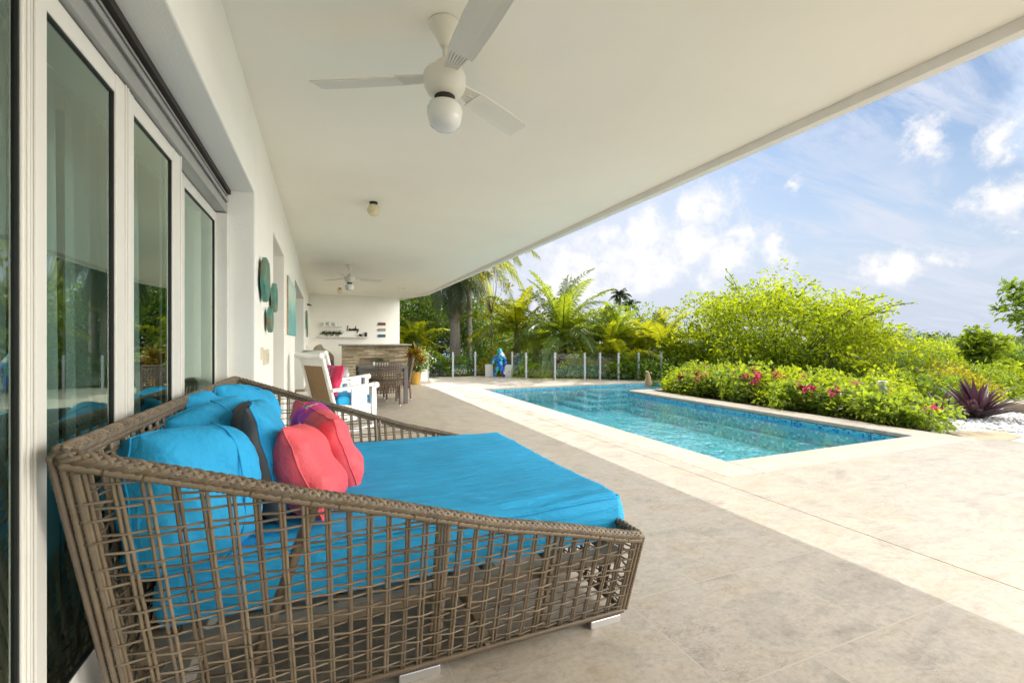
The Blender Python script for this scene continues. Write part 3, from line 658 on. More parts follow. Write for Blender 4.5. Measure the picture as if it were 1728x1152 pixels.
# ------------------------------------------------------------------ end wall, shelves, bar
EY = 16.9
mb = MB(); mb.box(-.10, .62, EY - .16, EY - .002, 1.775, 1.805); o = mb.build('wall_shelf', 'white_wood', bevel=.003); tag(o, 'short upper white floating shelf carrying three white cups', 'shelf')
mb = MB(); mb.box(-.10, 1.50, EY - .16, EY - .002, 1.405, 1.44); o = mb.build('wall_shelf', 'white_wood', bevel=.003); tag(o, 'long lower white floating shelf with little plants and candle jars', 'shelf')
for i, x in enumerate((.03, .20, .39)):
    f = MB(); f.lathe([(.032, 0), (.055, .03), (.062, .09), (.06, .13), (.052, .128), (.05, .04)], n=16); o = f.build('cup', 'opal_glass'); o.location = (x, EY - .09, 1.806)
    f = MB(); f.tube([(.055, 0, .10), (.09, 0, .10), (.095, 0, .06), (.058, 0, .04)], .008, 6); f.build('handle', 'opal_glass', o)
    tag(o, ['white cup at the left end of the upper wall shelf', 'middle white cup of the three on the upper wall shelf', 'white cup nearest the lettering on the upper wall shelf'][i], 'cup', 'white cups on the upper shelf')
def leafset(n, spread, L, W, seed, up=.5, center=(0, 0, 0), radial=False):
    """numpy leaves: folded diamonds of 4 verts / 2 tris"""
    q = np.random.RandomState(seed)
    C = q.normal(0, 1, (n, 3)) * np.array(spread) + np.array(center)
    return leaves_at(C, L, W, q, up)
def leaves_at(C, L, W, q, up=.4, D=None):
    n = len(C)
    if D is None:
        D = q.normal(0, 1, (n, 3)); D[:, 2] = D[:, 2] * .6 - .15
    D = D / (np.linalg.norm(D, axis=1, keepdims=True) + 1e-9)
    U = q.normal(0, .55, (n, 3)); U[:, 2] += up + .5
    S = np.cross(D, U); S /= (np.linalg.norm(S, axis=1, keepdims=True) + 1e-9); Nn = np.cross(S, D)
    s = q.uniform(.6, 1.35, (n, 1)); l = L * s; w = W * s
    V = np.empty((n, 4, 3)); V[:, 0] = C; V[:, 1] = C + D * l * .45 + S * w * .5 + Nn * w * .16; V[:, 2] = C + D * l - Nn * l * .10; V[:, 3] = C + D * l * .45 - S * w * .5 + Nn * w * .16
    F = np.arange(n)[:, None] * 4 + np.array([[0, 1, 2, 0, 2, 3]]); return V.reshape(-1, 3), F.reshape(-1, 3)

for i, x in enumerate((.02, .19, .36, .53)):
    t = thing('potted_herb', ['bushy herb in a white pot at the left end of the lower shelf', 'second potted herb from the left on the lower shelf', 'third potted herb from the left on the lower shelf', 'potted herb nearest the candle jars on the lower shelf'][i], 'plant', (x, EY - .09, 1.441), 0, 'potted herbs on the lower shelf')
    MB().lathe([(.035, 0), (.05, .075), (.044, .074), (.035, .03)], n=14).build('pot', 'pot_white', t)
    V, F = leafset(120, (.05, .04, .032), .05, .028, 40 + i, center=(0, 0, .12)); npmesh('foliage', V, F, 'leaf_dark', t)
for i, (x, h, r_) in enumerate(((1.22, .09, .05), (1.40, .15, .05))):
    o = MB().lathe([(r_, 0), (r_, h), (r_ * .85, h + .004), (r_ * .8, h * .8)], n=18).build('candle_jar', 'dark_glass'); o.location = (x, EY - .09, 1.441)
    tag(o, ['low dark candle jar on the lower white shelf', 'tall dark candle jar at the right end of the lower shelf'][i], 'jar')
# script lettering "Laundry": one wire bent into joined letters
def script(name, label, x0, z0, h):
    S = h; k = .42 * S
    P = [[(.04, .80), (.16, 1.0), (.22, .90), (.15, .50), (.06, .08), (.16, .02), (.32, .02), (.46, .12)]]     # L
    P += [[(.46, .12), (.62, .40), (.52, .42), (.44, .22), (.52, .03), (.64, .22), (.67, .40), (.65, .10), (.76, .10)]]      # a
    P += [[(.76, .10), (.82, .40), (.80, .12), (.88, .02), (.98, .18), (1.02, .40), (1.01, .10), (1.10, .10)]]              # u
    P += [[(1.10, .10), (1.15, .40), (1.14, .03), (1.22, .32), (1.31, .38), (1.32, .10), (1.40, .08)]]                      # n
    P += [[(1.40, .08), (1.60, .42), (1.48, .40), (1.42, .18), (1.50, .03), (1.62, .25), (1.78, 1.0), (1.66, .30), (1.68, .06), (1.78, .10)]]  # d
    P += [[(1.78, .10), (1.86, .44), (1.92, .36), (1.95, .38), (1.94, .10), (2.02, .08)]]                                    # r
    P += [[(2.02, .08), (2.10, .40), (2.10, .14), (2.18, .06), (2.28, .40), (2.24, .0), (2.14, -.36), (2.02, -.30), (2.20, -.06), (2.42, .10)]]  # y
    f = MB()
    for seg in P:
        pts = [Vector((x0 + a * k * 2.4 + b * .10 * S, EY - .014, z0 + b * S)) for a, b in seg]; sm = []
        for i in range(len(pts) - 1):
            p0 = pts[max(i - 1, 0)]; p1 = pts[i]; p2 = pts[i + 1]; p3 = pts[min(i + 2, len(pts) - 1)]
            for s in range(6):
                u = s / 6; sm.append(.5 * ((2 * p1) + (p2 - p0) * u + (2 * p0 - 5 * p1 + 4 * p2 - p3) * u * u + (3 * p1 - p0 - 3 * p2 + p3) * u ** 3))
        sm.append(pts[-1]); f.tube(sm, .0125, 6)
    return tag(f.build(name, 'black_metal'), label, 'sign')
script('lettering', 'black handwritten word Laundry in metal script above the long white shelf', .76, 1.645, .17)
for i, (z, mt) in enumerate(((1.90, 'plaque_red'), (1.69, 'plaque_grey'), (1.475, 'plaque_blue'))):
    mb = MB(); mb.box(1.82, 2.09, EY - .025, EY - .002, z - .05, z + .05); o = mb.build('wall_plaque', mt, bevel=.003)
    tag(o, ['weathered maroon wooden plaque, top one of three on the end wall', 'whitewashed grey wooden plaque, in the middle of three on the end wall', 'deep blue wooden plaque, lowest of three on the end wall'][i], 'plaque', 'small plank plaques on the end wall')
bar = thing('bar_counter', 'bar counter clad in tan split stone with a thin grey stone top', 'bar', (1.5, 15.0, 0))
mb = MB(); mb.box(.53, 2.50, 14.6, 14.8, 0, 1.14); mb.box(2.3, 2.5, 14.8, 15.9, 0, 1.14); mb.build('stone_front', 'ledge_stone', bar, (1.5, 15, 0), bevel=.006)
mb = MB(); mb.box(.44, 2.60, 14.45, 15.15, 1.142, 1.185); mb.box(2.15, 2.60, 15.15, 16.2, 1.142, 1.185); mb.build('countertop', 'counter_stone', bar, (1.5, 15, 0), bevel=.006)
# covered grill
mb = MB(); n = 26
prof = [(.42, 0.0), (.43, .25), (.40, .55), (.41, .78), (.38, .92), (.30, 1.02), (.16, 1.08), (.02, 1.09)]
vs = []
for i, (r_, z) in enumerate(prof):
    for k in range(n):
        a = 2 * math.pi * k / n; sq = 1 / max(abs(math.cos(a)), abs(math.sin(a))) ** .55; d = 1 + .07 * math.sin(a * 5 + z * 3) + .05 * mnoise.noise((math.cos(a) * 2, math.sin(a) * 2, z * 4))
        vs.append((r_ * .78 * sq * d * math.cos(a), r_ * .62 * sq * d * math.sin(a), z - (.10 * (math.cos(a)) if z > .8 else 0)))
m_ = len(prof); mb.add(vs, [(i * n + k, i * n + (k + 1) % n, (i + 1) * n + (k + 1) % n, (i + 1) * n + k) for i in range(m_ - 1) for k in range(n)] + [tuple((m_ - 1) * n + k for k in range(n))], True)
o = mb.build('covered_grill', 'tan_cover', subsurf=1); o.location = (.0, 15.6, 0); tag(o, 'grill under a rumpled tan fabric cover in the corner beside the bar', 'grill')

# ------------------------------------------------------------------ dining set
tb = thing('dining_table', 'dark grey square dining table with block legs in front of the stone bar', 'table', (1.13, 9.86, 0))
mb = MB(); mb.box(-.48, .48, -.50, .50, .715, .765); mb.build('tabletop', 'dark_table', tb, bevel=.006)
for sx in (-1, 1):
    for sy in (-1, 1): mb = MB(); mb.box(sx * .435 - .04, sx * .435 + .04, sy * .455 - .04, sy * .455 + .04, 0, .714); mb.build('leg', 'dark_table', tb, bevel=.004)
mb = MB(); mb.box(-.39, .39, -.46, -.43, .64, .713); mb.box(-.39, .39, .43, .46, .64, .713); mb.box(-.45, -.42, -.41, .41, .64, .713); mb.box(.42, .45, -.41, .41, .64, .713); mb.build('apron', 'dark_table', tb)
tr = thing('planter_box', 'white oblong planter box of dark succulents on the dining table', 'planter', (1.13, 9.95, .766))
mb = MB(); mb.box(-.16, .16, -.07, .07, 0, .075); mb.build('box', 'pot_white', tr, bevel=.006)
V, F = leafset(160, (.08, .03, .012), .05, .03, 77, center=(0, 0, .09)); npmesh('foliage', V, F, 'leaf_dark', tr)
ch = thing('dining_chair', 'open-weave brown wicker dining chair seen from behind, nearest side of the dining table', 'chair', (1.16, 9.22, 0), 0, 'wicker chairs around the dining table')
def shell(u, v):     # curved back, u across -1..1, v 0..1 from seat to top
    return (.245 * u * (1 - .05 * v), -.26 + .06 * u * u - .10 * v - .0, .28 + .60 * v)
mb = MB()
for i in range(11):
    u = -1 + 2 * i / 10
    for o_ in (-.012, .012): mb.tube([shell(u + o_, v / 8) for v in range(9)], .0085, 5)
for j in range(14):
    v = j / 13; mb.tube([tuple(a + b for a, b in zip(shell(-1 + 2 * k / 20, v), (0, .006 * (-1) ** (k + j), 0))) for k in range(21)], .0125, 5, flat=.8)
mb.rope([shell(-1 + k / 10, 1.0) for k in range(21)], .01, 3, .05, .011); mb.build('backrest', 'rattan_grey', ch)
mb = MB()
for i in range(12): mb.bar((-.23 + .46 * i / 11, -.25, .43), (-.23 + .46 * i / 11, .24, .44), .026, .02)
for i in range(12): mb.bar((-.24, -.24 + .48 * i / 11, .445), (.24, -.24 + .48 * i / 11, .445), .026, .012)
mb.rope([(-.24, -.24, .42), (-.24, .25, .42), (.24, .25, .42), (.24, -.24, .42)], .012, 3, .05, .016)
mb.build('seat', 'rattan_grey', ch)
mb = MB()
for i in range(9): mb.bar((-.24, -.24 + .06 * i, .29), (-.24, -.24 + .06 * i, .42), .02, .012); mb.bar((.24, -.24 + .06 * i, .29), (.24, -.24 + .06 * i, .42), .02, .012); mb.bar((-.24 + .06 * i, .25, .29), (-.24 + .06 * i, .25, .42), .02, .012)
for z in (.29, .33, .37): mb.bar((-.245, -.24, z), (-.245, .25, z), .012, .012); mb.bar((.245, -.24, z), (.245, .25, z), .012, .012); mb.bar((-.24, .255, z), (.24, .255, z), .012, .012)
mb.build('seat_skirt', 'rattan_grey', ch)
for sx in (-1, 1):
    for sy in (-1, 1):
        l = MB().wrap([(sx * .225, sy * .235 - (0 if sy > 0 else .03), .045), (sx * .225, sy * .235, .42)], .019, .012, 7).build('leg', 'rattan_grey', ch)
        MB().tube([(sx * .225, sy * .235 - (0 if sy > 0 else .03), 0), (sx * .225, sy * .235 - (0 if sy > 0 else .03), .05)], .012, 8).build('foot', 'steel', l)
dup(ch, (.48, 9.86, 0), R(-90), 'open-weave brown wicker dining chair on the facade side of the dining table')
dup(ch, (1.47, 10.0, 0), R(90), 'open-weave brown wicker dining chair on the pool side of the dining table')
dup(ch, (1.02, 10.62, 0), R(180), 'open-weave brown wicker dining chair on the far side of the dining table, by the bar')

# ------------------------------------------------------------------ cushions
def pillow(W, H, T, seed, n=34, gusset=0., sag=0., pinch=.06, wr=1.0, rnd_=0.):
    """closed plump cushion in the XZ plane, thickness along Y"""
    vs = {}; f = MB(); V = []
    def off(x, z, s): return (mnoise.noise((x * 5 + seed, z * 5, s * 3)) * .034 + mnoise.noise((x * 11 + seed, z * 7, s * 7)) * .011 + (1 - abs(mnoise.noise((x * 9 + z * 6 + seed, z * 4 - x * 5, s * 2)))) ** 6 * .010) * wr
    idx = {}
    for s in (1, -1):
        for i in range(n + 1):
            for j in range(n + 1):
                edge = i in (0, n) or j in (0, n)
                if edge and s == -1 and gusset == 0: idx[(s, i, j)] = idx[(1, i, j)]; continue
                u = math.sin((i / n * 2 - 1) * math.pi / 2); v = math.sin((j / n * 2 - 1) * math.pi / 2)
                x = W / 2 * u * (1 - pinch * (1 - v * v) * abs(u) ** 3); z = H / 2 * v * (1 - pinch * (1 - u * u) * abs(v) ** 3)
                x *= math.sqrt(1 - rnd_ * v * v / 2); z *= math.sqrt(1 - rnd_ * u * u / 2)
                e = max(0, (1 - abs(u) ** 3.2) * (1 - abs(v) ** 3.2)); th = T / 2 * e ** .55
                # radiating corner and edge creases
                rad = math.atan2(v, u); cre = .012 * wr * math.sin(rad * 13 + seed * 2 + 2 * math.sin(rad * 3)) * (1 - e) * (abs(u) + abs(v)) / 2
                y = s * (th + gusset / 2) + (off(x, z, s) + cre) * (1 if not edge else .3)
                dz = -sag * (1 - v) * .5 * e
                idx[(s, i, j)] = len(V); V.append((x * (1 + sag * .4 * (1 - v) * .5), y, z + dz))
    F = []
    for i in range(n):
        for j in range(n):
            F.append((idx[(1, i, j)], idx[(1, i, j + 1)], idx[(1, i + 1, j + 1)], idx[(1, i + 1, j)])); F.append((idx[(-1, i, j)], idx[(-1, i + 1, j)], idx[(-1, i + 1, j + 1)], idx[(-1, i, j + 1)]))
    f.add(V, F, True); loop = [(i, 0) for i in range(n)] + [(n, j) for j in range(n)] + [(i, n) for i in range(n, 0, -1)] + [(0, j) for j in range(n, 0, -1)]
    g = MB()
    if gusset:
        A = [V[idx[(1, i, j)]] for i, j in loop]; B = [V[idx[(-1, i, j)]] for i, j in loop]; k = len(loop)
        g.add(A + B, [(i, (i + 1) % k, (i + 1) % k + k, i + k) for i in range(k)], True)
    return f, g, [V[idx[(1, i, j)]] for i, j in loop]
def place(o, loc, rx, ry, rz): o.location = loc; o.rotation_euler = (R(rx), R(ry), R(rz)); return o
def cushion(label, W, H, T, loc, rot, mat, seed, gm=None, gusset=0., seam=None, back=None, **k):
    f, g, loop = pillow(W, H, T, seed, gusset=gusset, **k); o = f.build('cushion', mat)
    if back:
        o.data.materials.append(M[back])
        for i, pl in enumerate(o.data.polygons): pl.material_index = 1 - i % 2
    place(o, loc, *rot); tag(o, label, 'cushion')
    if gusset: g.build('gusset', gm or mat, o)
    p = MB(); p.tube(loop + [loop[0]], .004, 5); p.build('piping', gm or mat, o)
    if seam:
        pa = []
        for k_ in range(19):
            z = -H / 2 * .96 + H * .96 * k_ / 18; v = z / (H / 2); e = max(0, (1 - abs(seam / (W / 2)) ** 3.2) * (1 - abs(v) ** 3.2))
            pa.append((seam, -(T / 2 * e ** .55 + gusset / 2) - .004, z))
        s = MB(); s.tube(pa, .0035, 5); s.build('seam', mat, o)
    return o
# ------------------------------------------------------------------ daybed
BO = (.35, 2.5, 0)
bed = thing('daybed', 'large woven brown wicker daybed with flaring lattice sides by the sliding doors', 'daybed', BO)
RIM = [(-.552, 1.016), (-.261, .918), (-.006, .828), (.159, .777), (.584, .631), (.899, .548), (1.10, .488), (1.238, .45)]
def rimh(x):
    for (a, b), (c, d) in zip(RIM, RIM[1:]):
        if x <= c: return b + (d - b) * (x - a) / (c - a)
    return RIM[-1][1]
XL = lambda z: -.535 - .017 * z
XR = lambda z: 1.262 - .05 * z
YN = lambda z: 1.73 - .38 * z
YF = lambda z: 3.30 + .32 * z
ZB = .05
def lattice(P, ns, top, zrows, seed, inv=1, amp=.0065):
    """double uprights and thin double weavers; P(s,z,o) with o the offset out of the panel"""
    q = random.Random(seed); mb = MB()
    us = [(i + .5) / ns for i in range(ns)]
    for i, u in enumerate(us):
        for o_ in (-.0052, .0052):
            ht = top(u) - .012; K = max(4, int((ht - ZB) / .035)); du = q.uniform(-.0008, .0008); w1 = q.uniform(-.003, .003)
            mb.tube([P(u + o_ / 1.8 + du + w1 * math.sin(math.pi * k / K) * .6, ZB + (ht - ZB) * k / K, .0015 * math.sin(k * 2.1 + i)) for k in range(K + 1)], .0052, 5)
    for j, z in enumerate(zrows):
        z = z + q.uniform(-.002, .002); run = []; slope = q.uniform(-.003, .003); ph = q.random() * 6
        K = ns * 2
        for k in range(K + 1):
            u = k / K; zz = z + slope * u + .0025 * math.sin(u * 9 + ph)
            s = (1 if ((k // 2 + j) % 2) else -1) if k % 2 else 0
            if zz < top(min(.9999, u)) - .015: run.append(P(u, zz, amp * s * inv))
            elif len(run) > 1: mb.tube(run, .0047, 4, flat=.8); run = []
            else: run = []
        if len(run) > 1: mb.tube(run, .0047, 4, flat=.8)
    return mb
def rows(top):
    z = ZB + .03; r = []; k = 0
    while z < top: r.append(z); z += (.021, .043, .034)[k % 3]; k += 1
    return r
Pn = lambda s, z, o: (XL(z) + (XR(z) - XL(z)) * s, YN(z) - o, z)
Pf = lambda s, z, o: (XL(z) + (XR(z) - XL(z)) * s, YF(z) + o, z)
Pb = lambda s, z, o: (XL(z) - o, YN(z) + (YF(z) - YN(z)) * s, z)
Pe = lambda s, z, o: (XR(z) + o, YN(z) + (YF(z) - YN(z)) * s, z)
tn = lambda s: rimh(XL(0) + (1.25 - XL(0)) * s)
lattice(Pn, 30, tn, rows(1.0), 1).build('side_panel', 'rattan', bed, BO)
lattice(Pf, 30, tn, rows(1.0), 2).build('side_panel', 'rattan', bed, BO)
lattice(Pb, 30, lambda s: 1.016, rows(1.0), 3).build('back_panel', 'rattan', bed, BO)
lattice(Pe, 28, lambda s: .45, rows(.44), 4).build('foot_panel', 'rattan', bed, BO)
# rim: braided cane over a flat core
def rimpath(P, f=0): return [P(i / 24, tn(i / 24) if f == 0 else f, 0) for i in range(25)]
loop = [Vector(p) for p in rimpath(Pn)] + [Vector(p) for p in rimpath(Pe, .45)[1:]] + [Vector(p) for p in rimpath(Pf)[::-1][1:]] + [Vector(p) for p in rimpath(Pb, 1.016)[::-1][1:]]
mb = MB(); mb.tube(loop, .017, 8, flat=.8)
mb.rope(loop, .0125, 5, .12, .0070, 5, .011); mb.rope([p + Vector((0, 0, .004)) for p in loop], .012, 4, -.10, .0060, 5, .011)
mb.wrap([p - Vector((0, 0, .020)) for p in loop], .012, .013, 6)
mb.build('rim', 'rattan', bed, BO)
# wound corner posts, bottom rails, inner supports
mb = MB()
for P, s, zt in ((Pn, 0, 1.01), (Pn, 1, .445), (Pf, 0, 1.01), (Pf, 1, .445)):
    for o in (-.010, 0, .010): mb.wrap([P(s + o, ZB, 0), P(s + o, zt, 0)], .0085, .016, 6)
for P in (Pn, Pf, Pb, Pe): mb.wrap([P(0, ZB, 0), P(1, ZB, 0)], .014, .012, 6)
mb.build('corner_frame', 'rattan', bed, BO)
for ys_, sg in ((YN, 1), (YF, -1)):
    MB().wrap([(-.02, ys_(.80) + sg * .03, .80), (-.26, ys_(ZB) + sg * .03, ZB)], .017, .012, 7).build('support_post', 'rattan', bed, BO)
    for x in (.36, .80):
        for dx, r_ in ((0, .013), (.03, .010)): MB().wrap([(x + dx, ys_(rimh(x)) + sg * .018, rimh(x) - .02 - dx * .3), (x + dx + .02, ys_(ZB) + sg * .018, ZB)], r_, .012, 7).build('support_post', 'rattan', bed, BO)
mb = MB()
mb.bar((-.5, 1.66, .345), (1.20, 1.66, .345), .04, .045); mb.bar((-.5, 3.36, .345), (1.20, 3.36, .345), .04, .045)
for i in range(7): x = -.48 + i * .275; mb.bar((x, 1.68, .35), (x, 3.34, .35), .05, .025)
mb.bar((.62, 1.72, .04), (.50, 1.70, .34), .03, .03); mb.bar((.95, 1.75, .34), (1.22, 2.2, .05), .03, .03); mb.bar((.50, 3.3, .04), (.50, 3.3, .34), .03, .03)
mb.bar((.62, 1.74, .055), (.62, 3.28, .055), .03, .03)
mb.build('seat_base', 'rattan', bed, BO)
for x in (.26, 1.09):
    for y in (1.735, 3.29): mb = MB(); mb.box(x, x + .155, y - .03, y + .03, 0, .035); mb.build('foot', 'steel', bed, BO, bevel=.003)
# mattress: soft slab with drag folds
def slab(x0, x1, y0, y1, z0, z1, seed, nx=110, ny=90):
    r_ = .020; V = []; idx = {}
    def top(x, y):
        ed = min(x - x0, x1 - x, y - y0, y1 - y); z = z1
        z += .012 * mnoise.noise((x * 1.7 + seed, y * 1.9, 1)) 
        fold = mnoise.noise((x * 2.2 + y * 1.1 + seed, (y * 13 + x * 3.2) + 1.6 * mnoise.noise((x * 3, y * 3, 2)), 4)); z += .0075 * fold * (1 + .8 * mnoise.noise((x * 1.4, y * 1.4, 9)))
        z += .006 * max(0, mnoise.noise((x * 5 - y * 2, y * 30 - x * 8, 12))) * max(0, 1 - (x1 - x) * 1.1)
        dx = x - (x1 - .36); dy = y - (y0 + .05); z -= .020 * math.exp(-((dx * 1.0 + dy * .4) ** 2) / .05 - (dy * 1.2 - .10 * dx) ** 2 / .0012)
        z += .010 * math.exp(-((dx - .1) ** 2) / .10 - (dy - .06) ** 2 / .002)
        return z
    f = MB()
    for i in range(nx + 1):
        for j in range(ny + 1):
            x = x0 + (x1 - x0) * i / nx; y = y0 + (y1 - y0) * j / ny; z = top(x, y)
            ex = min(x - x0, x1 - x); ey = min(y - y0, y1 - y); e = min(ex, ey)
            if e < r_: z -= r_ - math.sqrt(max(0, r_ * r_ - (r_ - e) ** 2)) 
            V.append((x, y, z))
    F = [(i * (ny + 1) + j, (i + 1) * (ny + 1) + j, (i + 1) * (ny + 1) + j + 1, i * (ny + 1) + j + 1) for i in range(nx) for j in range(ny)]
    ring = [(i, 0) for i in range(nx)] + [(nx, j) for j in range(ny)] + [(i, ny) for i in range(nx, 0, -1)] + [(0, j) for j in range(ny, 0, -1)]
    base = len(V); k = len(ring); cx = (x0 + x1) / 2; cy = (y0 + y1) / 2
    prev = [i * (ny + 1) + j for i, j in ring]
    for q in range(1, 7):
        cur = []
        for (i, j) in ring:
            x, y, z = V[i * (ny + 1) + j]; t = q / 6; zz = z * (1 - t) + z0 * t; bl = .014 * math.sin(math.pi * t) + .006 * mnoise.noise((x * 7, y * 7, zz * 9 + seed))
            cur.append(len(V)); V.append((x + (bl if i == nx else -bl if i == 0 else 0), y + (bl if j == ny else -bl if j == 0 else 0), zz))
        F += [(prev[a], cur[a], cur[(a + 1) % k], prev[(a + 1) % k]) for a in range(k)]; prev = cur
    F.append(tuple(prev)); f.add(V, F, True)
    return f, [V[i * (ny + 1) + j] for i, j in ring]
MO = (.35, 2.5, .37)
f, ring = slab(-.47, 1.255, 1.73, 3.29, .372, .572, 3); mat_ = f.build('mattress', 'mattress_blue', None, MO); tag(mat_, 'big turquoise blue mattress with creases lying in the wicker daybed', 'mattress')
p = MB(); p.tube([(x, y, z + .001) for x, y, z in ring[::2]] + [ring[0]], .0065, 6); p.build('piping', 'cushion_blue', mat_, MO)

# pillows
cushion('plump blue cushion nearest the camera, leaning into the near corner of the daybed', .47, .46, .27, (-.385, 1.76, .775), (-14, 10, 62), 'cushion_blue', 1, seam=.02, gusset=.03, rnd_=.62, wr=1.4)
cushion('blue cushion behind the nearest one, against the middle of the daybed back', .50, .46, .22, (-.40, 2.26, .80), (-18, -6, 66), 'cushion_blue', 2, seam=-.02, gusset=.03, rnd_=.5, wr=1.4)
cushion('slumped blue cushion wedged low against the daybed back rail between two others', .46, .42, .18, (-.46, 2.50, .84), (-24, 10, 82), 'cushion_blue', 5, rnd_=.6, wr=1.6)
cushion('blue cushion farthest along the daybed back, highest in the photo', .52, .48, .24, (-.40, 2.98, .80), (-14, 9, 64), 'cushion_blue', 3, seam=.0, rnd_=.6, wr=1.5)
cushion('blue cushion with a dark grey back standing on edge in front of the others', .50, .50, .19, (-.22, 2.16, .79), (-14, 3, 98), 'cushion_blue', 4, back='cushion_grey', rnd_=.3)
cushion('plain coral cushion at the front of the pillow pile, nearest the camera', .44, .40, .20, (-.05, 2.06, .745), (-22, 8, 84), 'cushion_coral', 6, pinch=.07, rnd_=.25)
cushion('coral cushion with a floral ruffle behind the front coral one', .50, .44, .19, (.02, 2.48, .745), (-22, -6, 112), 'coral_floral', 8, pinch=.07, rnd_=.25)

# ------------------------------------------------------------------ rocking chairs
def rocking():
    rc = thing('rocking_chair', 'white wooden rocking chair with cane back, nearer one, holding a pink pillow', 'rocking chair', (.262, 7.075, 0), R(-61), 'white rocking chairs by the facade')
    # local: +y faces forward, x across
    for sx in (-1, 1):
        x = sx * .325
        mb = MB(); pts = []
        for k in range(15):
            y = -.46 + .86 * k / 14; pts.append((x, y, .022 + .16 * ((y - .02) / .8) ** 2))
        for a, b in zip(pts, pts[1:]): mb.bar(a, b, .045, .042)
        mb.tube([(x - .024, .405, .06), (x + .024, .405, .06)], .03, 10); mb.build('rocker', 'white_wood', rc, bevel=.003)
        mb = MB(); mb.add([(x - .03, .26, .06), (x + .03, .26, .06), (x + .03, .33, .06), (x - .03, .33, .06), (x - .035, .25, .36), (x + .035, .25, .36), (x + .035, .34, .36), (x - .035, .34, .36), (x - .035, .26, .63), (x + .035, .26, .63), (x + .035, .33, .63), (x - .035, .33, .63)],
                          [(3, 2, 1, 0), (0, 1, 5, 4), (1, 2, 6, 5), (2, 3, 7, 6), (3, 0, 4, 7), (4, 5, 9, 8), (5, 6, 10, 9), (6, 7, 11, 10), (7, 4, 8, 11), (8, 9, 10, 11)]); mb.build('front_leg', 'white_wood', rc, bevel=.006)
        mb = MB(); mb.bar((x, -.26, .07), (x, -.24, .40), .055, .06, (0, 1, 0)); mb.build('rear_leg', 'white_wood', rc, bevel=.004)
        mb = MB(); mb.box(x - .018, x + .018, -.25, .25, .20, .37); mb.build('side_rail', 'white_wood', rc, bevel=.006)
        mb = MB(); mb.box(x - .012, x + .012, -.06, .19, .372, .612); mb.build('side_panel', 'white_wood', rc, bevel=.004)
        mb = MB(); mb.bar((x, -.36, .60), (x, .30, .645), .075, .045); mb.tube([(x - .045, .335, .632), (x + .045, .335, .632)], .045, 16); mb.build('armrest', 'white_wood', rc, bevel=.006)
    mb = MB(); mb.box(-.30, .30, -.25, .30, .355, .38); mb.box(-.306, .306, .27, .30, .24, .354); mb.build('seat', 'white_wood', rc, bevel=.005)
    def bk(x, t, d=0): return (x, -.27 - .20 * t + d, .28 + .78 * t)
    mb = MB()
    for sx in (-1, 1): mb.bar(bk(sx * .285, 0), bk(sx * .285, .98), .07, .04, (0, 1, .25))
    mb.bar(bk(-.25, .92), bk(.25, .92), .13, .035, (0, 1, .25)); mb.bar(bk(-.25, .10), bk(.25, .10), .10, .035, (0, 1, .25))
    mb.tube([bk(-.345, 1.02, -.03), bk(-.335, 1.02, -.03), bk(.335, 1.02, -.03), bk(.345, 1.02, -.03)], [.03, .045, .045, .03], 16); mb.build('back_frame', 'white_wood', rc, bevel=.005)
    mb = MB(); a, b = bk(-.25, .16), bk(.25, .85); mb.add([bk(-.25, .16, .008), bk(.25, .16, .008), bk(.25, .85, .008), bk(-.25, .85, .008), bk(-.25, .16, -.008), bk(.25, .16, -.008), bk(.25, .85, -.008), bk(-.25, .85, -.008)],
        [(0, 1, 2, 3), (7, 6, 5, 4), (0, 4, 5, 1), (1, 5, 6, 2), (2, 6, 7, 3), (3, 7, 4, 0)]); mb.build('cane_panel', 'cane', rc)
    return rc
rc = rocking()
rc2 = dup(rc, (.30, 8.80, 0), R(-58), 'white wooden rocking chair farther along the facade, holding a grey pillow')
def in_chair(c, p): return Matrix.Translation(c.location) @ Matrix.Rotation(c.rotation_euler.z, 4, 'Z') @ Vector(p)
for c, lab in ((rc, 'square blue seat cushion on the nearer white rocking chair'), (rc2, 'square blue seat cushion on the farther white rocking chair')):
    f, ring = slab(-.29, .29, -.24, .27, 0, .11, 5 if c is rc else 9, 24, 24); o = f.build('seat_cushion', 'cushion_blue'); o.location = in_chair(c, (0, 0, .384)); o.rotation_euler = (0, 0, c.rotation_euler.z); tag(o, lab, 'cushion')
o = cushion('bright pink floral pillow propped on the nearer rocking chair', .46, .44, .15, in_chair(rc, (.04, -.20, .72)), (-14, 0, math.degrees(rc.rotation_euler.z)), 'pink_floral', 11, n=16)
o = cushion('pale grey pillow propped on the farther rocking chair', .46, .36, .15, in_chair(rc2, (.05, -.10, .66)), (-20, 0, math.degrees(rc2.rotation_euler.z)), 'pale_grey_fabric', 12, n=16)
st = thing('side_table', 'low white side table against the facade beside the rocking chairs', 'table', (-.20, 7.86, 0))
mb = MB(); mb.box(-.20, .24, -.26, .26, .42, .45); mb.build('tabletop', 'white_wood', st, bevel=.006)
for sx in (-.17, .21):
    for sy in (-.22, .22): mb = MB(); mb.bar((sx, sy, 0), (sx, sy, .419), .04, .04); mb.build('leg', 'white_wood', st, bevel=.003)
mb = MB(); mb.box(-.17, .21, -.245, -.215, .33, .418); mb.box(-.17, .21, .215, .245, .33, .418); mb.build('apron', 'white_wood', st)
o = MB().lathe([(.06, 0), (.11, .025), (.13, .05), (.12, .048), (.05, .012)], n=20).build('bowl', 'verdigris'); o.location = (-.06, 7.8, .451); tag(o, 'shallow teal bowl on the low white side table', 'bowl')

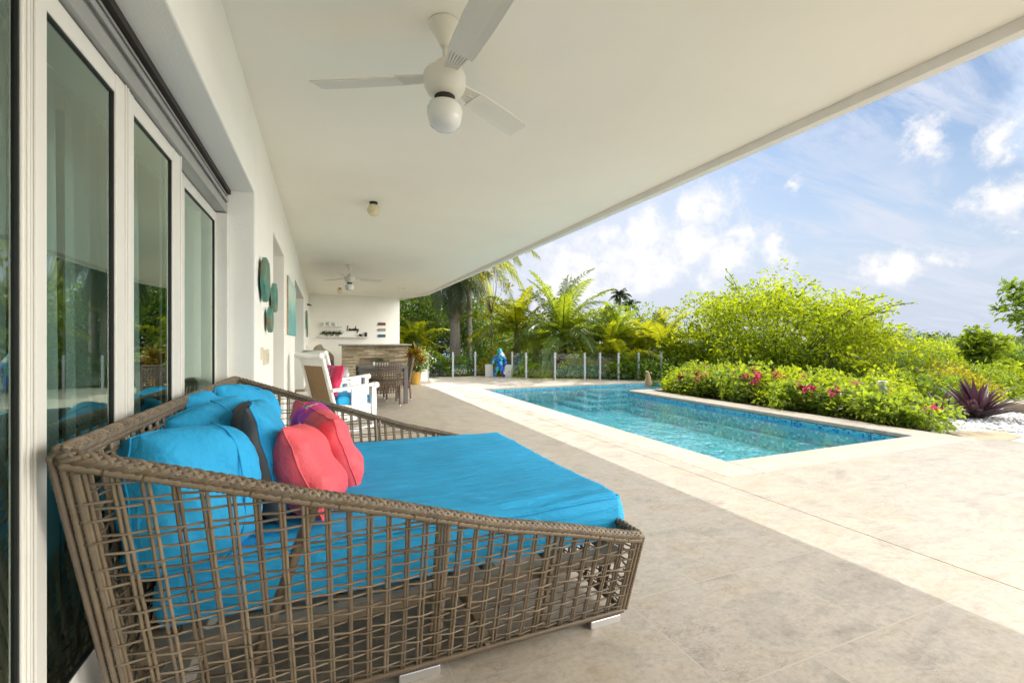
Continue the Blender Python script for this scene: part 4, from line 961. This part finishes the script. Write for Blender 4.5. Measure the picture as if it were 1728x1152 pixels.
# ------------------------------------------------------------------ terrace end: planters, sculpture, fence
cp = thing('potted_cordyline', 'leafy red and yellow cordyline in an ochre pot at the end of the bar', 'plant', (2.52, 13.55, 0))
MB().lathe([(.15, 0), (.155, .02), (.19, .30), (.20, .34), (.205, .38), (.19, .382), (.18, .33)], n=28).build('pot', 'pot_ochre', cp)
MB().lathe([(.17, .335), (.01, .34)], n=20).build('soil', 'soil', cp)
def blade_leaves(n, L, W, seed, elev=(0, 75), droop=.5, c=(0, 0, 0), rad=.02, seg=4, zs=None):
    q = random.Random(seed); f = MB()
    for k in range(n):
        a = k * 2.399 + q.uniform(-.3, .3); e = R(q.uniform(*elev)); l = L * q.uniform(.75, 1.15); p = Vector((c[0] + rad * math.cos(a), c[1] + rad * math.sin(a), c[2] + (q.uniform(*zs) if zs else 0)))
        vs = []; d = e
        for s in range(seg + 1):
            t = s / seg; wd = W * (math.sin(math.pi * min(.97, t * .93 + .08)) ** .7) * (1 if s < seg else .05)
            dirv = Vector((math.cos(a) * math.cos(d), math.sin(a) * math.cos(d), math.sin(d))); sd = Vector((-math.sin(a), math.cos(a), 0)); nn = sd.cross(dirv)
            vs += [p + sd * wd / 2 + nn * -wd * .18, p, p - sd * wd / 2 + nn * -wd * .18]; p = p + dirv * l / seg; d -= droop / seg * (1 + t)
        f.add(vs, [x for s in range(seg) for x in ((s * 3, s * 3 + 1, s * 3 + 4, s * 3 + 3), (s * 3 + 1, s * 3 + 2, s * 3 + 5, s * 3 + 4))], True)
    return f
f = MB(); f.tube([(0, 0, .33), (.03, 0, .7), (.05, .02, .95)], .018, 6); f.tube([(-.03, 0, .33), (-.10, .04, .65), (-.12, .05, .82)], .015, 6); f.tube([(.05, -.03, .33), (.14, -.08, .7)], .014, 6); f.build('stem', 'trunk_brown', cp)
f = blade_leaves(30, .42, .085, 4, (0, 80), .9, (.05, .02, .90), .02, zs=(-.12, .06)); g = blade_leaves(24, .38, .08, 5, (0, 75), .9, (-.12, .05, .78), .02, zs=(-.12, .05)); f.add(g.v, g.f, True); g = blade_leaves(22, .34, .08, 6, (0, 75), .9, (.14, -.08, .66), .02, zs=(-.1, .04)); f.add(g.v, g.f, True)
f.build('foliage', 'leaf_cordyline', cp)
f = blade_leaves(46, .30, .06, 8, (20, 80), .8, (0, 0, .36), .10); f.build('under_foliage', 'leaf_dark', cp)
wp = thing('potted_shrub', 'white flowering shrub in a square white planter behind the ochre pot', 'plant', (2.92, 14.6, 0))
mb = MB(); mb.box(-.17, .17, -.17, .17, 0, .36); mb.build('planter', 'pot_white', wp, bevel=.008)
V, F = leafset(420, (.15, .15, .17), .11, .05, 21, center=(0, 0, .68)); npmesh('foliage', V, F, 'leaf_green', wp)
V, F = leafset(130, (.16, .16, .15), .06, .05, 22, center=(0, -.05, .70)); npmesh('blossom', V, F, 'pebble', wp)
for (x, y, lab) in ((5.55, 15.45, 'plain white cube pedestal left of the colourful sculpture'), (6.12, 14.98, 'plain white cube pedestal right of the colourful sculpture')):
    mb = MB(); mb.box(-.115, .115, -.11, .11, 0, .44); o = mb.build('pedestal', 'pot_white', bevel=.006); o.location = (x, y, 0); o.rotation_euler = (0, 0, R(-35)); tag(o, lab, 'pedestal', 'white cube pedestals by the fence')
# abstract mosaic figure: bowed torso, arms, striding legs, grown as one skin
def skin(name, mat, verts, edges, radii, root=0, sub=2, parent=None):
    me = bpy.data.meshes.new(name); me.from_pydata(verts, edges, []); o = bpy.data.objects.new(name, me); COL.objects.link(o)
    me.materials.append(M[mat]); md = o.modifiers.new('skin', 'SKIN'); md.use_smooth_shade = True
    for i, r_ in enumerate(radii): me.skin_vertices[0].data[i].radius = (r_, r_)
    me.skin_vertices[0].data[root].use_root = True
    s = o.modifiers.new('sub', 'SUBSURF'); s.levels = sub; s.render_levels = sub
    if parent: o.parent = parent
    return o
sv = [(0, 0, .48), (0.02, 0, .62), (.05, .01, .78), (.02, .0, .93), (-.02, -.02, 1.04), (-.08, 0, .30), (-.16, .02, .10), (-.20, .04, .03), (.10, 0, .30), (.14, -.02, .12), (.20, 0, .03), (-.12, 0, .72), (-.22, -.02, .60), (-.24, -.06, .46), (.18, 0, .70), (.22, 0, .54), (.17, -.05, .40), (-.10, -.02, .56), (.03, 0, .20)]
se = [(0, 1), (1, 2), (2, 3), (3, 4), (0, 5), (5, 6), (6, 7), (0, 8), (8, 9), (9, 10), (2, 11), (11, 12), (12, 13), (2, 14), (14, 15), (15, 16), (1, 17), (8, 18)]
o = skin('sculpture', 'sculpture_paint', sv, se, [.12, .11, .11, .08, .075, .075, .06, .05, .08, .06, .055, .06, .055, .05, .06, .055, .05, .05, .045]); o.location = (5.80, 15.05, 0); o.rotation_euler = (0, 0, R(-25)); tag(o, 'glossy multicoloured blue abstract figure sculpture between two white pedestals', 'sculpture')
bs = skin('bird_statue', 'sandstone', [(0, 0, .02), (0, 0, .10), (.02, 0, .26), (0, 0, .38), (-.02, 0, .46), (-.09, 0, .44), (.08, 0, .12)], [(0, 1), (1, 2), (2, 3), (3, 4), (4, 5), (1, 6)], [.11, .10, .075, .055, .055, .02, .05]); bs.location = (8.12, 9.9, .0); tag(bs, 'small brown stone bird statue on the pool edge at the tip of the hedge', 'statue')
ft = thing('glass_fence', 'clear glass pool fence with slim white metal posts along the terrace end', 'fence', (3.24, 15.1, 0))
FO = (3.24, 15.1, 0)
fp = [(2.45, 16.2), (3.24, 15.08), (4.23, 15.55), (5.12, 15.75), (6.22, 14.90), (6.36, 14.0), (7.12, 13.35), (7.99, 12.9), (8.44, 12.68), (9.0, 12.44), (9.61, 12.18), (10.31, 11.9)]
for i, (x, y) in enumerate(fp):
    mb = MB(); mb.box(x - .03, x + .03, y - .022, y + .022, .001, .90); mb.box(x - .055, x + .055, y - .045, y + .045, .0015, .012); 
    for z in (.22, .72): mb.box(x - .045, x + .045, y - .03, y + .03, z, z + .05)
    mb.build('post', 'alu_post', ft, FO, bevel=.004)
for (a, b) in zip(fp, fp[1:]):
    A = Vector((*a, 0)); B = Vector((*b, 0)); d = (B - A).normalized(); A += d * .045; B -= d * .045; mb = MB()
    mb.add([A + Vector((0, 0, .10)), B + Vector((0, 0, .10)), B + Vector((0, 0, .86)), A + Vector((0, 0, .86))], [(0, 1, 2, 3)]); mb.build('glass_panel', 'fence_glass', ft, FO)
# ------------------------------------------------------------------ vegetation
def frond(q, az, e0, L, nl, ll, lw, bend, vee=.5, hang=.5, base=(0, 0, 0), bare=.12):
    """one feather frond: arched rib with two rows of drooping leaflets"""
    K = 14; p = np.array(base, float); P = [p.copy()]; Tn = []; e = e0
    ca, sa = math.cos(az), math.sin(az); tw = q.uniform(-.25, .25)
    for k in range(K):
        t = (k + .5) / K; e = e0 - bend * t ** 1.35
        d = np.array([ca * math.cos(e), sa * math.cos(e), math.sin(e)]); p = p + d * L / K; P.append(p.copy()); Tn.append(d)
    P = np.array(P); Tn = np.array(Tn + [Tn[-1]])
    ts = np.linspace(bare, .99, nl); xs_ = ts * K; i0 = np.minimum(xs_.astype(int), K - 1); fr = (xs_ - i0)[:, None]
    C = P[i0] * (1 - fr) + P[i0 + 1] * fr; T = Tn[i0] * (1 - fr) + Tn[np.minimum(i0 + 1, K)] * fr
    S0 = np.array([-sa, ca, 0.0]); V = []; F = []; o = 0
    for sg in (1, -1):
        S = S0 * math.cos(tw) + np.array([0, 0, 1.]) * math.sin(tw); Nn = np.cross(T, np.broadcast_to(S, T.shape)); Nn *= np.where(Nn[:, 2:3] < 0, -1, 1)
        ln = ll * (np.sin(math.pi * np.clip(ts * .80 + .16, 0, 1)) ** .7 * q.uniform(.85, 1.1, nl))[:, None]
        D = S[None] * sg * (.95 - .35 * ts[:, None]) + T * (.45 + .45 * ts[:, None]) + Nn * (vee + q.normal(0, .10, nl))[:, None]; D /= np.linalg.norm(D, axis=1, keepdims=True)
        g = np.array([0, 0, -1.]) * (hang * q.uniform(.6, 1.4, nl))[:, None]
        mid = C + D * ln * .5 + g * ln * .12; tip = C + D * ln * .95 + g * ln * .75
        W = T * lw * .5
        v = np.stack([C - W * .5, C + W * .5, mid - W, mid + W, tip], 1); V.append(v.reshape(-1, 3))
        F.append((np.arange(nl)[:, None] * 5 + np.array([[0, 1, 3, 0, 3, 2, 2, 3, 4]])).reshape(-1, 3) + o); o += nl * 5
    # rib
    w_ = np.linspace(.022, .004, K + 1)[:, None] * (L / 2.2); n2 = np.array([0, 0, 1.])
    v = np.stack([P + S0 * w_, P + n2 * w_, P - S0 * w_], 1).reshape(-1, 3); f_ = []
    for k in range(K):
        for a, b in ((0, 1), (1, 2), (2, 0)): f_ += [(k * 3 + a, k * 3 + b, k * 3 + 3 + b), (k * 3 + a, k * 3 + 3 + b, k * 3 + 3 + a)]
    V.append(v); F.append(np.array(f_) + o)
    return np.concatenate(V), np.concatenate(F)
def join(parts):
    V = []; F = []; o = 0
    for v, f in parts: V.append(v); F.append(f + o); o += len(v)
    return np.concatenate(V), np.concatenate(F)
def crown(seed, n, L, nl, ll, lw, e_hi=80, e_lo=-25, bend=(.8, 1.5), vee=.35, hang=.6, base=(0, 0, 0), az0=0., sector=None):
    q = np.random.RandomState(seed); out = []
    for k in range(n):
        t = k / max(1, n - 1); az = (az0 + k * 2.39996) if sector is None else q.uniform(*sector)
        e = R(e_hi + (e_lo - e_hi) * t ** .9 + q.uniform(-7, 7))
        out.append(frond(q, az, e, L * q.uniform(.8, 1.1) * (.8 + .2 * t), nl, ll, lw, q.uniform(*bend), vee, hang, base))
    return join(out)
def palm(name, label, u, dep, z_top, seed, n=18, L=2.2, nl=46, ll=.50, lw=.035, mat='palm_green', trunk_r=.12, lean=(0, 0), group='palms beyond the glass fence', tmat='trunk_grey', loc=None, dead=0, **kw):
    x, y = at(u, dep) if loc is None else loc; zb = ground_z(x, y); t = thing(name, label, 'palm tree', (x, y, zb), 0, group); h = z_top - zb
    f = MB(); pts = []; rr = []
    for k in range(22):
        s = k / 21; pts.append((lean[0] * s * s, lean[1] * s * s, -.2 + (h + .2) * s)); rr.append(trunk_r * (1.25 - .40 * s + (.02 if k % 2 else -.02) + .25 * max(0, .1 - s) / .1))
    f.tube(pts, rr, 14); f.build('trunk', tmat, t)
    V, F = crown(seed, n, L, nl, ll, lw, base=(lean[0], lean[1], h), **kw); npmesh('crown', V, F, mat, t)
    if dead:
        V, F = crown(seed + 50, dead, L * .8, int(nl * .6), ll * .8, lw, e_hi=-45, e_lo=-80, bend=(.3, .6), base=(lean[0], lean[1], h - .12), hang=1.2); npmesh('dead_frond', V, F, 'dry_brown', t)
    return t
def areca(label, u, dep, seed, stems=7, h=1.3, L=1.9, mat='palm_lime', spread=.5, nf=6, group='palms beyond the glass fence', loc=None, vary=.5, ll=.46):
    x, y = at(u, dep) if loc is None else loc; zb = ground_z(x, y); t = thing('areca_palm', label, 'palm tree', (x, y, zb), 0, group); q = random.Random(seed); f = MB(); parts = []
    for s in range(stems):
        a = s * 2.4 + q.random(); r_ = spread * math.sqrt((s + .3) / stems); b = (r_ * math.cos(a), r_ * math.sin(a), 0); hh = h * q.uniform(1 - vary, 1.15); top = (b[0] * 1.9, b[1] * 1.9, hh)
        f.tube([b, tuple((i + j) / 2 for i, j in zip(b, top)), top], [.045, .04, .03], 7)
        parts.append(crown(seed * 10 + s, nf, L, 38, ll, .05, e_hi=84, e_lo=22, bend=(.7, 1.5), vee=.45, hang=.45, base=top, az0=q.random() * 6))
    f.build('trunk', 'stem_green', t); V, F = join(parts); npmesh('crown', V, F, mat, t); return t
def tree(name, label, cat, u, dep, cz, rx, rz, n, ls, seed, mat='leaf_green', group=None, clumps=60, trunk=.07, loc=None, gap=.30, flat=1., twigs=True, ry=None, bias=.3, tmat='trunk_brown', lw=.55, zmin=None, fork=.35):
    """trunk, limbs running out to leaf clumps, leaf-sized faces gathered round the clumps"""
    x, y = at(u, dep) if loc is None else loc; zb = ground_z(x, y) if zmin is None else zmin; t = thing(name, label, cat, (x, y, zb), 0, group); c = cz - zb; q = np.random.RandomState(seed); ry = ry or rx
    d = q.normal(0, 1, (clumps, 3)); d /= np.linalg.norm(d, axis=1, keepdims=True); rad = q.uniform(bias, 1, (clumps, 1)) ** .55
    lump = np.array([1 + .31 * mnoise.noise((v[0] * 1.9 + seed, v[1] * 1.9, v[2] * 1.9)) for v in d])[:, None]
    C = d * rad * lump * np.array([rx, ry, rz]); C[:, 2] += c; C[:, 2] = np.maximum(C[:, 2], .10)
    f = MB(); fork_z = max(.12, c - rz * .75 if c - rz > .3 else c * fork)
    f.tube([(0, 0, -.15), (.03, .02, fork_z * .5), (0, 0, fork_z)], [trunk * 1.3, trunk, trunk * .85], 8)
    if twigs:
        for k in range(0, clumps, max(1, clumps // 42)):
            e = Vector(C[k]); s = Vector((0, 0, fork_z)); m = s.lerp(e, .5) + Vector((q.normal(0, .08), q.normal(0, .08), -.12 * (e - s).length + .05)); f.tube([s, s.lerp(m, .55) + Vector((0, 0, .03)), m, e], [trunk * .5, trunk * .36, trunk * .22, trunk * .06], 5)
    w_ = q.uniform(.4, 1.4, clumps); w_ /= w_.sum(); ci = q.choice(clumps, n, p=w_); cr = gap * (rx * ry * rz) ** (1 / 3)
    off = q.normal(0, 1, (n, 3)); off *= np.minimum(1, 1.7 / (np.linalg.norm(off, axis=1, keepdims=True) + 1e-6)); off = off * cr * np.array([1, 1, .70 * flat]); CC = C[ci] + off; CC[:, 2] = np.maximum(CC[:, 2], .04)
    D = off / (np.linalg.norm(off, axis=1, keepdims=True) + 1e-6) + q.normal(0, .7, (n, 3)); D[:, 2] -= .15
    ns = max(4, clumps // 3); sp_ = []; sd_ = []
    for k in range(ns):          # loose shoots reaching out past the crown
        i = q.choice(np.arange(0, clumps, max(1, clumps // 42))); o0 = C[i]; dv = C[i] - np.array([0, 0, c]); dv = dv / (np.linalg.norm(dv) + 1e-6) + np.array([q.normal(0, .3), q.normal(0, .3), .55]); dv /= np.linalg.norm(dv)
        ln = (rx * ry * rz) ** (1 / 3) * q.uniform(.30, .62); pts = []
        for j in range(11):
            u_ = j / 10; pts.append(o0 + dv * ln * u_ + np.array([0, 0, -.32 * ln * u_ * u_]))
        if twigs: f.tube([tuple(p_) for p_ in pts[::2]], [trunk * .09 + .002] * 6, 4, False)
        for j in range(2, 11):
            for z in range(2): sp_.append(pts[j] + q.normal(0, .02, 3)); sd_.append(dv * .5 + q.normal(0, .8, 3))
    CC = np.concatenate([CC, np.array(sp_)]); CC[:, 2] = np.maximum(CC[:, 2], .04); D = np.concatenate([D, np.array(sd_)]); f.build('trunk', tmat, t)
    V, F = leaves_at(CC, ls, ls * lw, q, .5, D); npmesh('crown', V, F, mat, t); return t

G1 = 'palms beyond the glass fence'
royal = palm('royal_palm', 'tall palm with thick ringed grey trunk and drooping dull fronds by the roof corner', 768, 19.5, 4.05, 5, n=22, L=2.0, nl=60, ll=.62, lw=.03, mat='palm_dark', trunk_r=.21, e_hi=70, e_lo=-62, bend=(.9, 1.6), hang=1.2, vee=.15, dead=4)
palm('feather_palm', 'palm whose bright drooping frond tips hang just under the roof edge against the sky', 838, 18, 5.9, 6, n=20, L=4.4, nl=80, ll=.75, lw=.05, mat='palm_lime', trunk_r=.13, loc=at(792, 24), e_hi=60, e_lo=-30, bend=(.9, 1.5), hang=1.1)
palm('coconut_palm', 'coconut palm with long arching pale fronds behind the sculpture, short brown trunk', 872, 19.5, 1.75, 7, n=18, L=3.2, nl=60, ll=.62, lw=.055, mat='palm_lime', trunk_r=.13, e_hi=82, e_lo=0, bend=(.7, 1.5), hang=.7)
palm('coconut_palm', 'largest coconut palm, with upright spear fronds high above the middle of the fence', 950, 18.5, 1.5, 8, n=24, L=3.9, nl=66, ll=.62, lw=.055, mat='palm_green', trunk_r=.16, e_hi=88, e_lo=-8, bend=(.6, 1.35), hang=.6, dead=2, tmat='trunk_brown')
palm('coconut_palm', 'coconut palm with low arching fronds sweeping over the fence left of the largest one', 905, 21, 1.0, 18, n=16, L=2.9, nl=60, ll=.6, lw=.055, mat='palm_green', trunk_r=.13, e_hi=75, e_lo=-5, bend=(.8, 1.5), hang=.7, dead=2)
areca('dense green areca palm clump behind the fence right of the largest coconut palm', 1025, 18.5, 3, stems=9, h=1.6, L=2.2, mat='palm_green', spread=.7)
areca('yellowest areca palm clump beside the end of the glass fence', 1078, 17, 4, stems=9, h=1.4, L=2.1, mat='palm_lime', spread=.7)
areca('yellow green areca palm clump touching the big lime green tree', 1128, 19, 5, stems=7, h=1.2, L=2.1, mat='palm_lime', spread=.6)
areca('bright areca palm against the dark trees beside the white end wall', 690, 21.5, 6, stems=6, h=1.8, L=1.9, mat='palm_lime', spread=.5)
areca('low areca palm behind the potted cordyline', 728, 18.6, 9, stems=5, h=.5, L=1.5, mat='palm_green', spread=.4)
palm('fan_palm', 'dark distant palm top poking above the areca clumps', 1046, 40, 5.3, 12, n=14, L=1.1, nl=30, ll=.5, lw=.07, mat='palm_far', trunk_r=.15)
palm('fan_palm', 'second dark distant palm top just left of the big lime green tree', 1062, 42, 4.6, 13, n=14, L=1.1, nl=30, ll=.5, lw=.07, mat='palm_far', trunk_r=.15)
G2 = 'trees behind the terrace end'
tree('shade_tree', 'deep green leafy tree directly beside the white end wall', 'tree', 694, 23.5, 2.6, 1.5, 2.3, 7000, .17, 31, 'leaf_green', G2, 60)
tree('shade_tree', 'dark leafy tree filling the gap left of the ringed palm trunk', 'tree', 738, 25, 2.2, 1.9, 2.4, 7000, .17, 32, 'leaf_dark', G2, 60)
tree('shade_tree', 'sunlit leafy tree right behind the ringed palm trunk', 'tree', 808, 26, 1.6, 1.9, 2.3, 7000, .16, 33, 'leaf_green', G2, 60)
tree('shade_tree', 'lime coloured leafy tree behind the sculpture', 'tree', 858, 28, 1.4, 2.0, 2.0, 6000, .17, 34, 'leaf_lime', G2, 60)
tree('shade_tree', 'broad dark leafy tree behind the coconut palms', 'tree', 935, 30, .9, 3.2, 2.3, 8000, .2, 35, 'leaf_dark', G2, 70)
tree('shade_tree', 'broad leafy tree behind the areca palms', 'tree', 1050, 30, .9, 3.4, 2.4, 8000, .2, 36, 'leaf_green', G2, 70)
tree('sapling', 'spindly sapling with a bare thin stem and a few yellow leaves under the roof edge', 'tree', 829, 18.0, 3.6, .95, 1.6, 420, .15, 37, 'leaf_yellow', None, 16, trunk=.028, gap=.18)
G3 = 'shrubs just behind the fence'
for i, (u, dep, cz, rx, rz, mt, lab) in enumerate((
        (715, 17.6, -.05, .8, .7, 'leaf_dark', 'low dark shrub behind the fence left of the ringed palm trunk'), (795, 17.8, .0, .9, .75, 'leaf_green', 'low green shrub behind the fence right of the ringed palm trunk'),
        (842, 17.6, .2, .7, .75, 'leaf_yellow', 'yellow leaved shrub directly behind the sculpture'), (895, 16.6, -.1, .9, .6, 'leaf_lime', 'lime green shrub behind the fence between sculpture and coconut trunk'),
        (985, 16.4, .0, .9, .7, 'leaf_lime', 'lime green shrub behind the fence right of the coconut trunk'), (1005, 16.8, .1, .5, .6, 'leaf_yellow', 'golden croton shrub behind the fence below the areca fronds'), (1050, 15.6, -.1, .9, .6, 'leaf_green', 'low green shrub behind the fence below the areca palms'), (1105, 15.2, .1, .9, .8, 'leaf_green', 'rounded green shrub at the right end of the fence'))):
    tree('garden_shrub', lab, 'shrub', u, dep, cz, rx, rz, 2600, .12, 60 + i, mt, G3, 34, trunk=.03)

# the big loose tree beyond the pool
big = tree('orange_jessamine_tree', 'big loose lime green tree behind the pink flowering hedge beyond the pool', 'tree', 1300, 16.0, 1.35, 3.25, 2.1, 25000, .145, 71, 'leaf_lime', None, 190, trunk=.12, gap=.13, bias=.30)
big.name = 'spreading_tree'
tree('spreading_tree', 'airy right-hand tree with sparse outer twigs joining the big lime green tree', 'tree', 1418, 16.4, .95, 1.75, 1.25, 2600, .12, 72, 'leaf_lime', None, 46, trunk=.06, gap=.20)
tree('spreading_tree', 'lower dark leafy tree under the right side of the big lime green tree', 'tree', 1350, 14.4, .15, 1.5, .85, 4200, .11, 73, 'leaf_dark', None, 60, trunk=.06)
tree('spreading_tree', 'low lime green tree filling the left flank of the big tree beside the fence end', 'tree', 1175, 15.6, .50, 1.25, 1.05, 6500, .12, 74, 'leaf_lime', None, 60, trunk=.06)

# bougainvillea hedge along the pool
HG = 'flowering hedge plants along the pool'
boug = [((8.65, 8.9), .62, .62, .5, 'hedge plant at the tip of the planter beside the bird statue'), ((8.75, 8.2), .7, .85, .62, 'second pink flowered hedge plant from the bird statue'), ((8.7, 7.35), .75, .8, .55, 'third pink flowered hedge plant from the bird statue'),
        ((9.1, 6.6), .8, .95, .62, 'tallest pink flowered hedge plant in the middle of the planter'), ((8.6, 5.85), .62, .75, .5, 'pink flowered hedge plant spilling over the coping in the middle'), ((8.7, 5.0), .62, .8, .5, 'pink flowered hedge plant just left of the pale garden lamp'),
        ((9.4, 8.9), .85, 1.0, .7, 'taller hedge plant at the back, under the big lime green tree'), ((9.5, 7.5), .9, 1.0, .72, 'back row hedge plant with pink flowers under the big tree'), ((8.42, 4.2), .42, .62, .42, 'sparse twiggy hedge plant at the near end of the planter'), ((9.35, 5.5), .6, .85, .55, 'back row hedge plant behind the pale garden lamp')]
for i, ((x, y), h, rx, rz, lab) in enumerate(boug):
    h *= .60; rz *= .56; t = tree('bougainvillea', lab, 'shrub', 0, 0, h * .62 - .03, rx, rz * .9, 3000 if i != 8 else 1500, .085, 90 + i, 'leaf_boug' if i % 3 else 'leaf_lime', HG, 44, trunk=.025, loc=(x, y), gap=.27, zmin=-.05, tmat='trunk_brown', lw=.7)
    q = np.random.RandomState(300 + i)
    for k in range((3, 4, 2, 4, 3, 2, 3, 3, 1, 2)[i]):
        a = R(222) + q.uniform(-1.2, 1.2); rr = q.uniform(.25, .9); c = (rx * rr * math.cos(a), rx * rr * math.sin(a), h * .62 + rz * .8 * math.sqrt(1 - rr * rr) * q.uniform(.95, 1.2) + .05)
        V, F = leafset(int(q.choice((14, 26, 40))), (.035, .035, .025), .06, .055, 400 + i * 9 + k, center=c); npmesh('flower', V, F, 'petal_pink', t)
# shrubs and trees on the right
G4 = 'shrubs beyond the white stones'
for i, (u, dep, cz, rx, rz, n, ls, mt, lab) in enumerate((
        (1450, 13.5, .05, .9, .75, 4200, .10, 'leaf_lime', 'lime green shrub left of the feathery shrub'), (1518, 14.5, .15, 1.1, .85, 9000, .07, 'leaf_feather', 'soft feathery pale green shrub behind the garden lamp'),
        (1588, 12.8, -.1, .75, .72, 3600, .09, 'leaf_yellow', 'yellow speckled croton shrub right of the garden lamp'), (1640, 14.0, -.05, 1.0, .7, 3800, .11, 'leaf_green', 'green shrub behind the purple plant'),
        (1700, 13.5, -.05, .9, .62, 3600, .11, 'leaf_lime', 'lime shrub at the right edge behind the purple plant'), (1560, 18, .35, 1.6, .8, 5200, .12, 'leaf_lime', 'wide lime green shrub in the second row right of the feathery one'),
        (1655, 19, .35, 1.7, .85, 5200, .12, 'leaf_feather', 'wide grey green shrub in the second row behind the sapling'), (1480, 19, .5, 1.2, 1.0, 4200, .12, 'leaf_yellow', 'yellow green shrub in the second row beside the big tree'),
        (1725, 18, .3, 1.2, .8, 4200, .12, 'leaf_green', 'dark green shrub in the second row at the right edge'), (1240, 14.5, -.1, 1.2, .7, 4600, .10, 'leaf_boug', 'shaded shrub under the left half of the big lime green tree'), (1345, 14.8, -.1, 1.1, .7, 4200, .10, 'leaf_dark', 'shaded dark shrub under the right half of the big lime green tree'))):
    tree('garden_shrub', lab, 'shrub', u, dep, cz, rx, rz, n, ls, 120 + i, mt, G4, 44, trunk=.03, gap=.26)
tree('umbrella_sapling', 'bright broad leaved sapling with a thin pale trunk behind the purple plant', 'tree', 1672, 13.2, 0.98, .45, .34, 420, .19, 140, 'leaf_boug', None, 15, trunk=.035, gap=.42, tmat='trunk_grey', lw=.75)
tree('umbrella_sapling', 'taller narrow top of broad leaves left of the pale trunked sapling', 'tree', 1644, 13.4, 1.25, .25, .36, 300, .18, 141, 'leaf_boug', None, 10, trunk=.03, gap=.42, tmat='trunk_grey', lw=.75)
tree('broadleaf_tree', 'tree reaching in from the right edge with glossy drooping leaves', 'tree', 1800, 11.5, 2.15, 1.05, .72, 2600, .17, 142, 'leaf_green', None, 50, trunk=.08, gap=.24, lw=.4)
palm('feather_palm', 'palm outside the right edge with only dark frond tips showing in the sky', 1960, 12.0, 6.0, 15, n=16, L=2.4, nl=46, ll=.5, lw=.035, mat='palm_dark', trunk_r=.13, group=None, hang=.8)
palm('coconut_palm', 'lone small palm on the horizon right of the big lime green tree', 1575, 62, 1.25, 16, n=18, L=2.2, nl=34, ll=.7, lw=.10, mat='palm_far', trunk_r=.18, group=None, e_lo=-20)
G5 = 'distant trees on the slope'
for i, (u, dep, cz, rx, rz, mt) in enumerate(((1440, 40, .9, 3.0, 1.3, 'leaf_far'), (1500, 52, .7, 4.2, 1.6, 'leaf_far'), (1560, 46, .1, 3.6, 1.3, 'leaf_green'), (1620, 40, .0, 3.4, 1.4, 'leaf_far'), (1690, 48, .3, 4.0, 1.3, 'leaf_green'), (1745, 40, .2, 3.4, 1.3, 'leaf_far'), (1535, 75, 1.0, 6, 1.8, 'leaf_far'), (1660, 85, -.2, 7, 1.8, 'leaf_far'))):
    tree('distant_tree', ['hazy tree on the slope just past the sparse outer twigs', 'broad hazy tree on the slope left of the small horizon palm', 'green tree on the slope below the small horizon palm', 'hazy tree on the slope left of the pale trunked sapling', 'green tree on the slope right of the pale trunked sapling', 'hazy tree on the slope at the right edge', 'farthest hazy tree beside the small horizon palm', 'farthest low hazy tree against the sea'][i], 'tree', u, dep, cz, rx, rz, 3000, .28, 160 + i, mt, G5, 50, trunk=.1, gap=.26, twigs=False)
# purple plant
f = blade_leaves(74, .70, .08, 31, (12, 82), .35, (0, 0, 0), .05, seg=4); rh = thing('purple_plant', 'spiky purple and green rosette plant growing in the white stones', 'plant', (10.34, 4.1, -.05)); f.build('leaves', 'leaf_purple', rh)
g = blade_leaves(34, .52, .07, 33, (15, 75), .4, (-.45, .30, 0), .04, seg=4); rh2 = thing('purple_plant', 'smaller purple rosette plant left behind the big purple one', 'plant', (10.34, 4.1, -.05)); g.build('leaves', 'leaf_purple', rh2)
gl_ = thing('garden_lamp', 'pale cone shaded garden lamp standing in the hedge', 'lamp', (9.12, 4.85, -.05)); MB().tube([(0, 0, 0), (0, 0, .46)], .012, 8).build('post', 'rail_grey', gl_); MB().lathe([(.045, .42), (.07, .60), (.072, .625), (.06, .625), (.03, .5)], n=20).build('lamp_shade', 'pot_white', gl_)
mb = MB(); mb.box(-.12, .35, -.18, .18, -.02, .17); o = mb.build('stone_block', 'concrete_tan', bevel=.02); o.location = (11.85, 4.1, -.03); tag(o, 'tan stone block lying on the white stones at the right edge', 'block')
# white house down the slope
hx, hy = at(1372, 27); hz = ground_z(hx, hy); hs_ = thing('white_house', 'white flat roofed house with a small window, glimpsed through the big tree', 'house', (hx, hy, hz), R(-40))
mb = MB(); mb.box(-2.6, 2.6, 0, 5, 0, .75 - hz); mb.build('wall', 'house_white', hs_); mb = MB(); mb.box(-2.75, 2.75, -.15, 5.15, .752 - hz, .88 - hz); mb.build('roof', 'concrete_tan', hs_)
for x in (-1.2, .9): mb = MB(); mb.box(x - .45, x + .45, -.03, -.004, -.35 - hz, .35 - hz); w_ = mb.build('window', 'window_dark', hs_); mb = MB(); mb.box(x - .5, x + .5, -.05, -.031, -.41 - hz, -.351 - hz); mb.box(x - .02, x + .02, -.045, -.031, -.35 - hz, .35 - hz); mb.build('frame', 'house_white', w_)

for i, (x, y, rx, rz, mt, lab) in enumerate(((10.6, 5.7, .7, .45, 'leaf_lime', 'low lime shrub edging the white stones left of the purple plant'), (11.7, 5.5, .7, .42, 'leaf_green', 'low green shrub edging the white stones right behind the purple plant'), (12.9, 5.6, .8, .45, 'leaf_yellow', 'low golden shrub edging the white stones right of the purple plant'), (14.2, 5.6, .9, .5, 'leaf_boug', 'low green shrub edging the white stones at the right edge'), (9.9, 6.4, .6, .45, 'leaf_boug', 'low shrub between the hedge and the purple plant'))):
    tree('garden_shrub', lab, 'shrub', 0, 0, .15, rx, rz, 2200, .09, 200 + i, mt, G4, 34, trunk=.02, loc=(x, y), zmin=-.1)
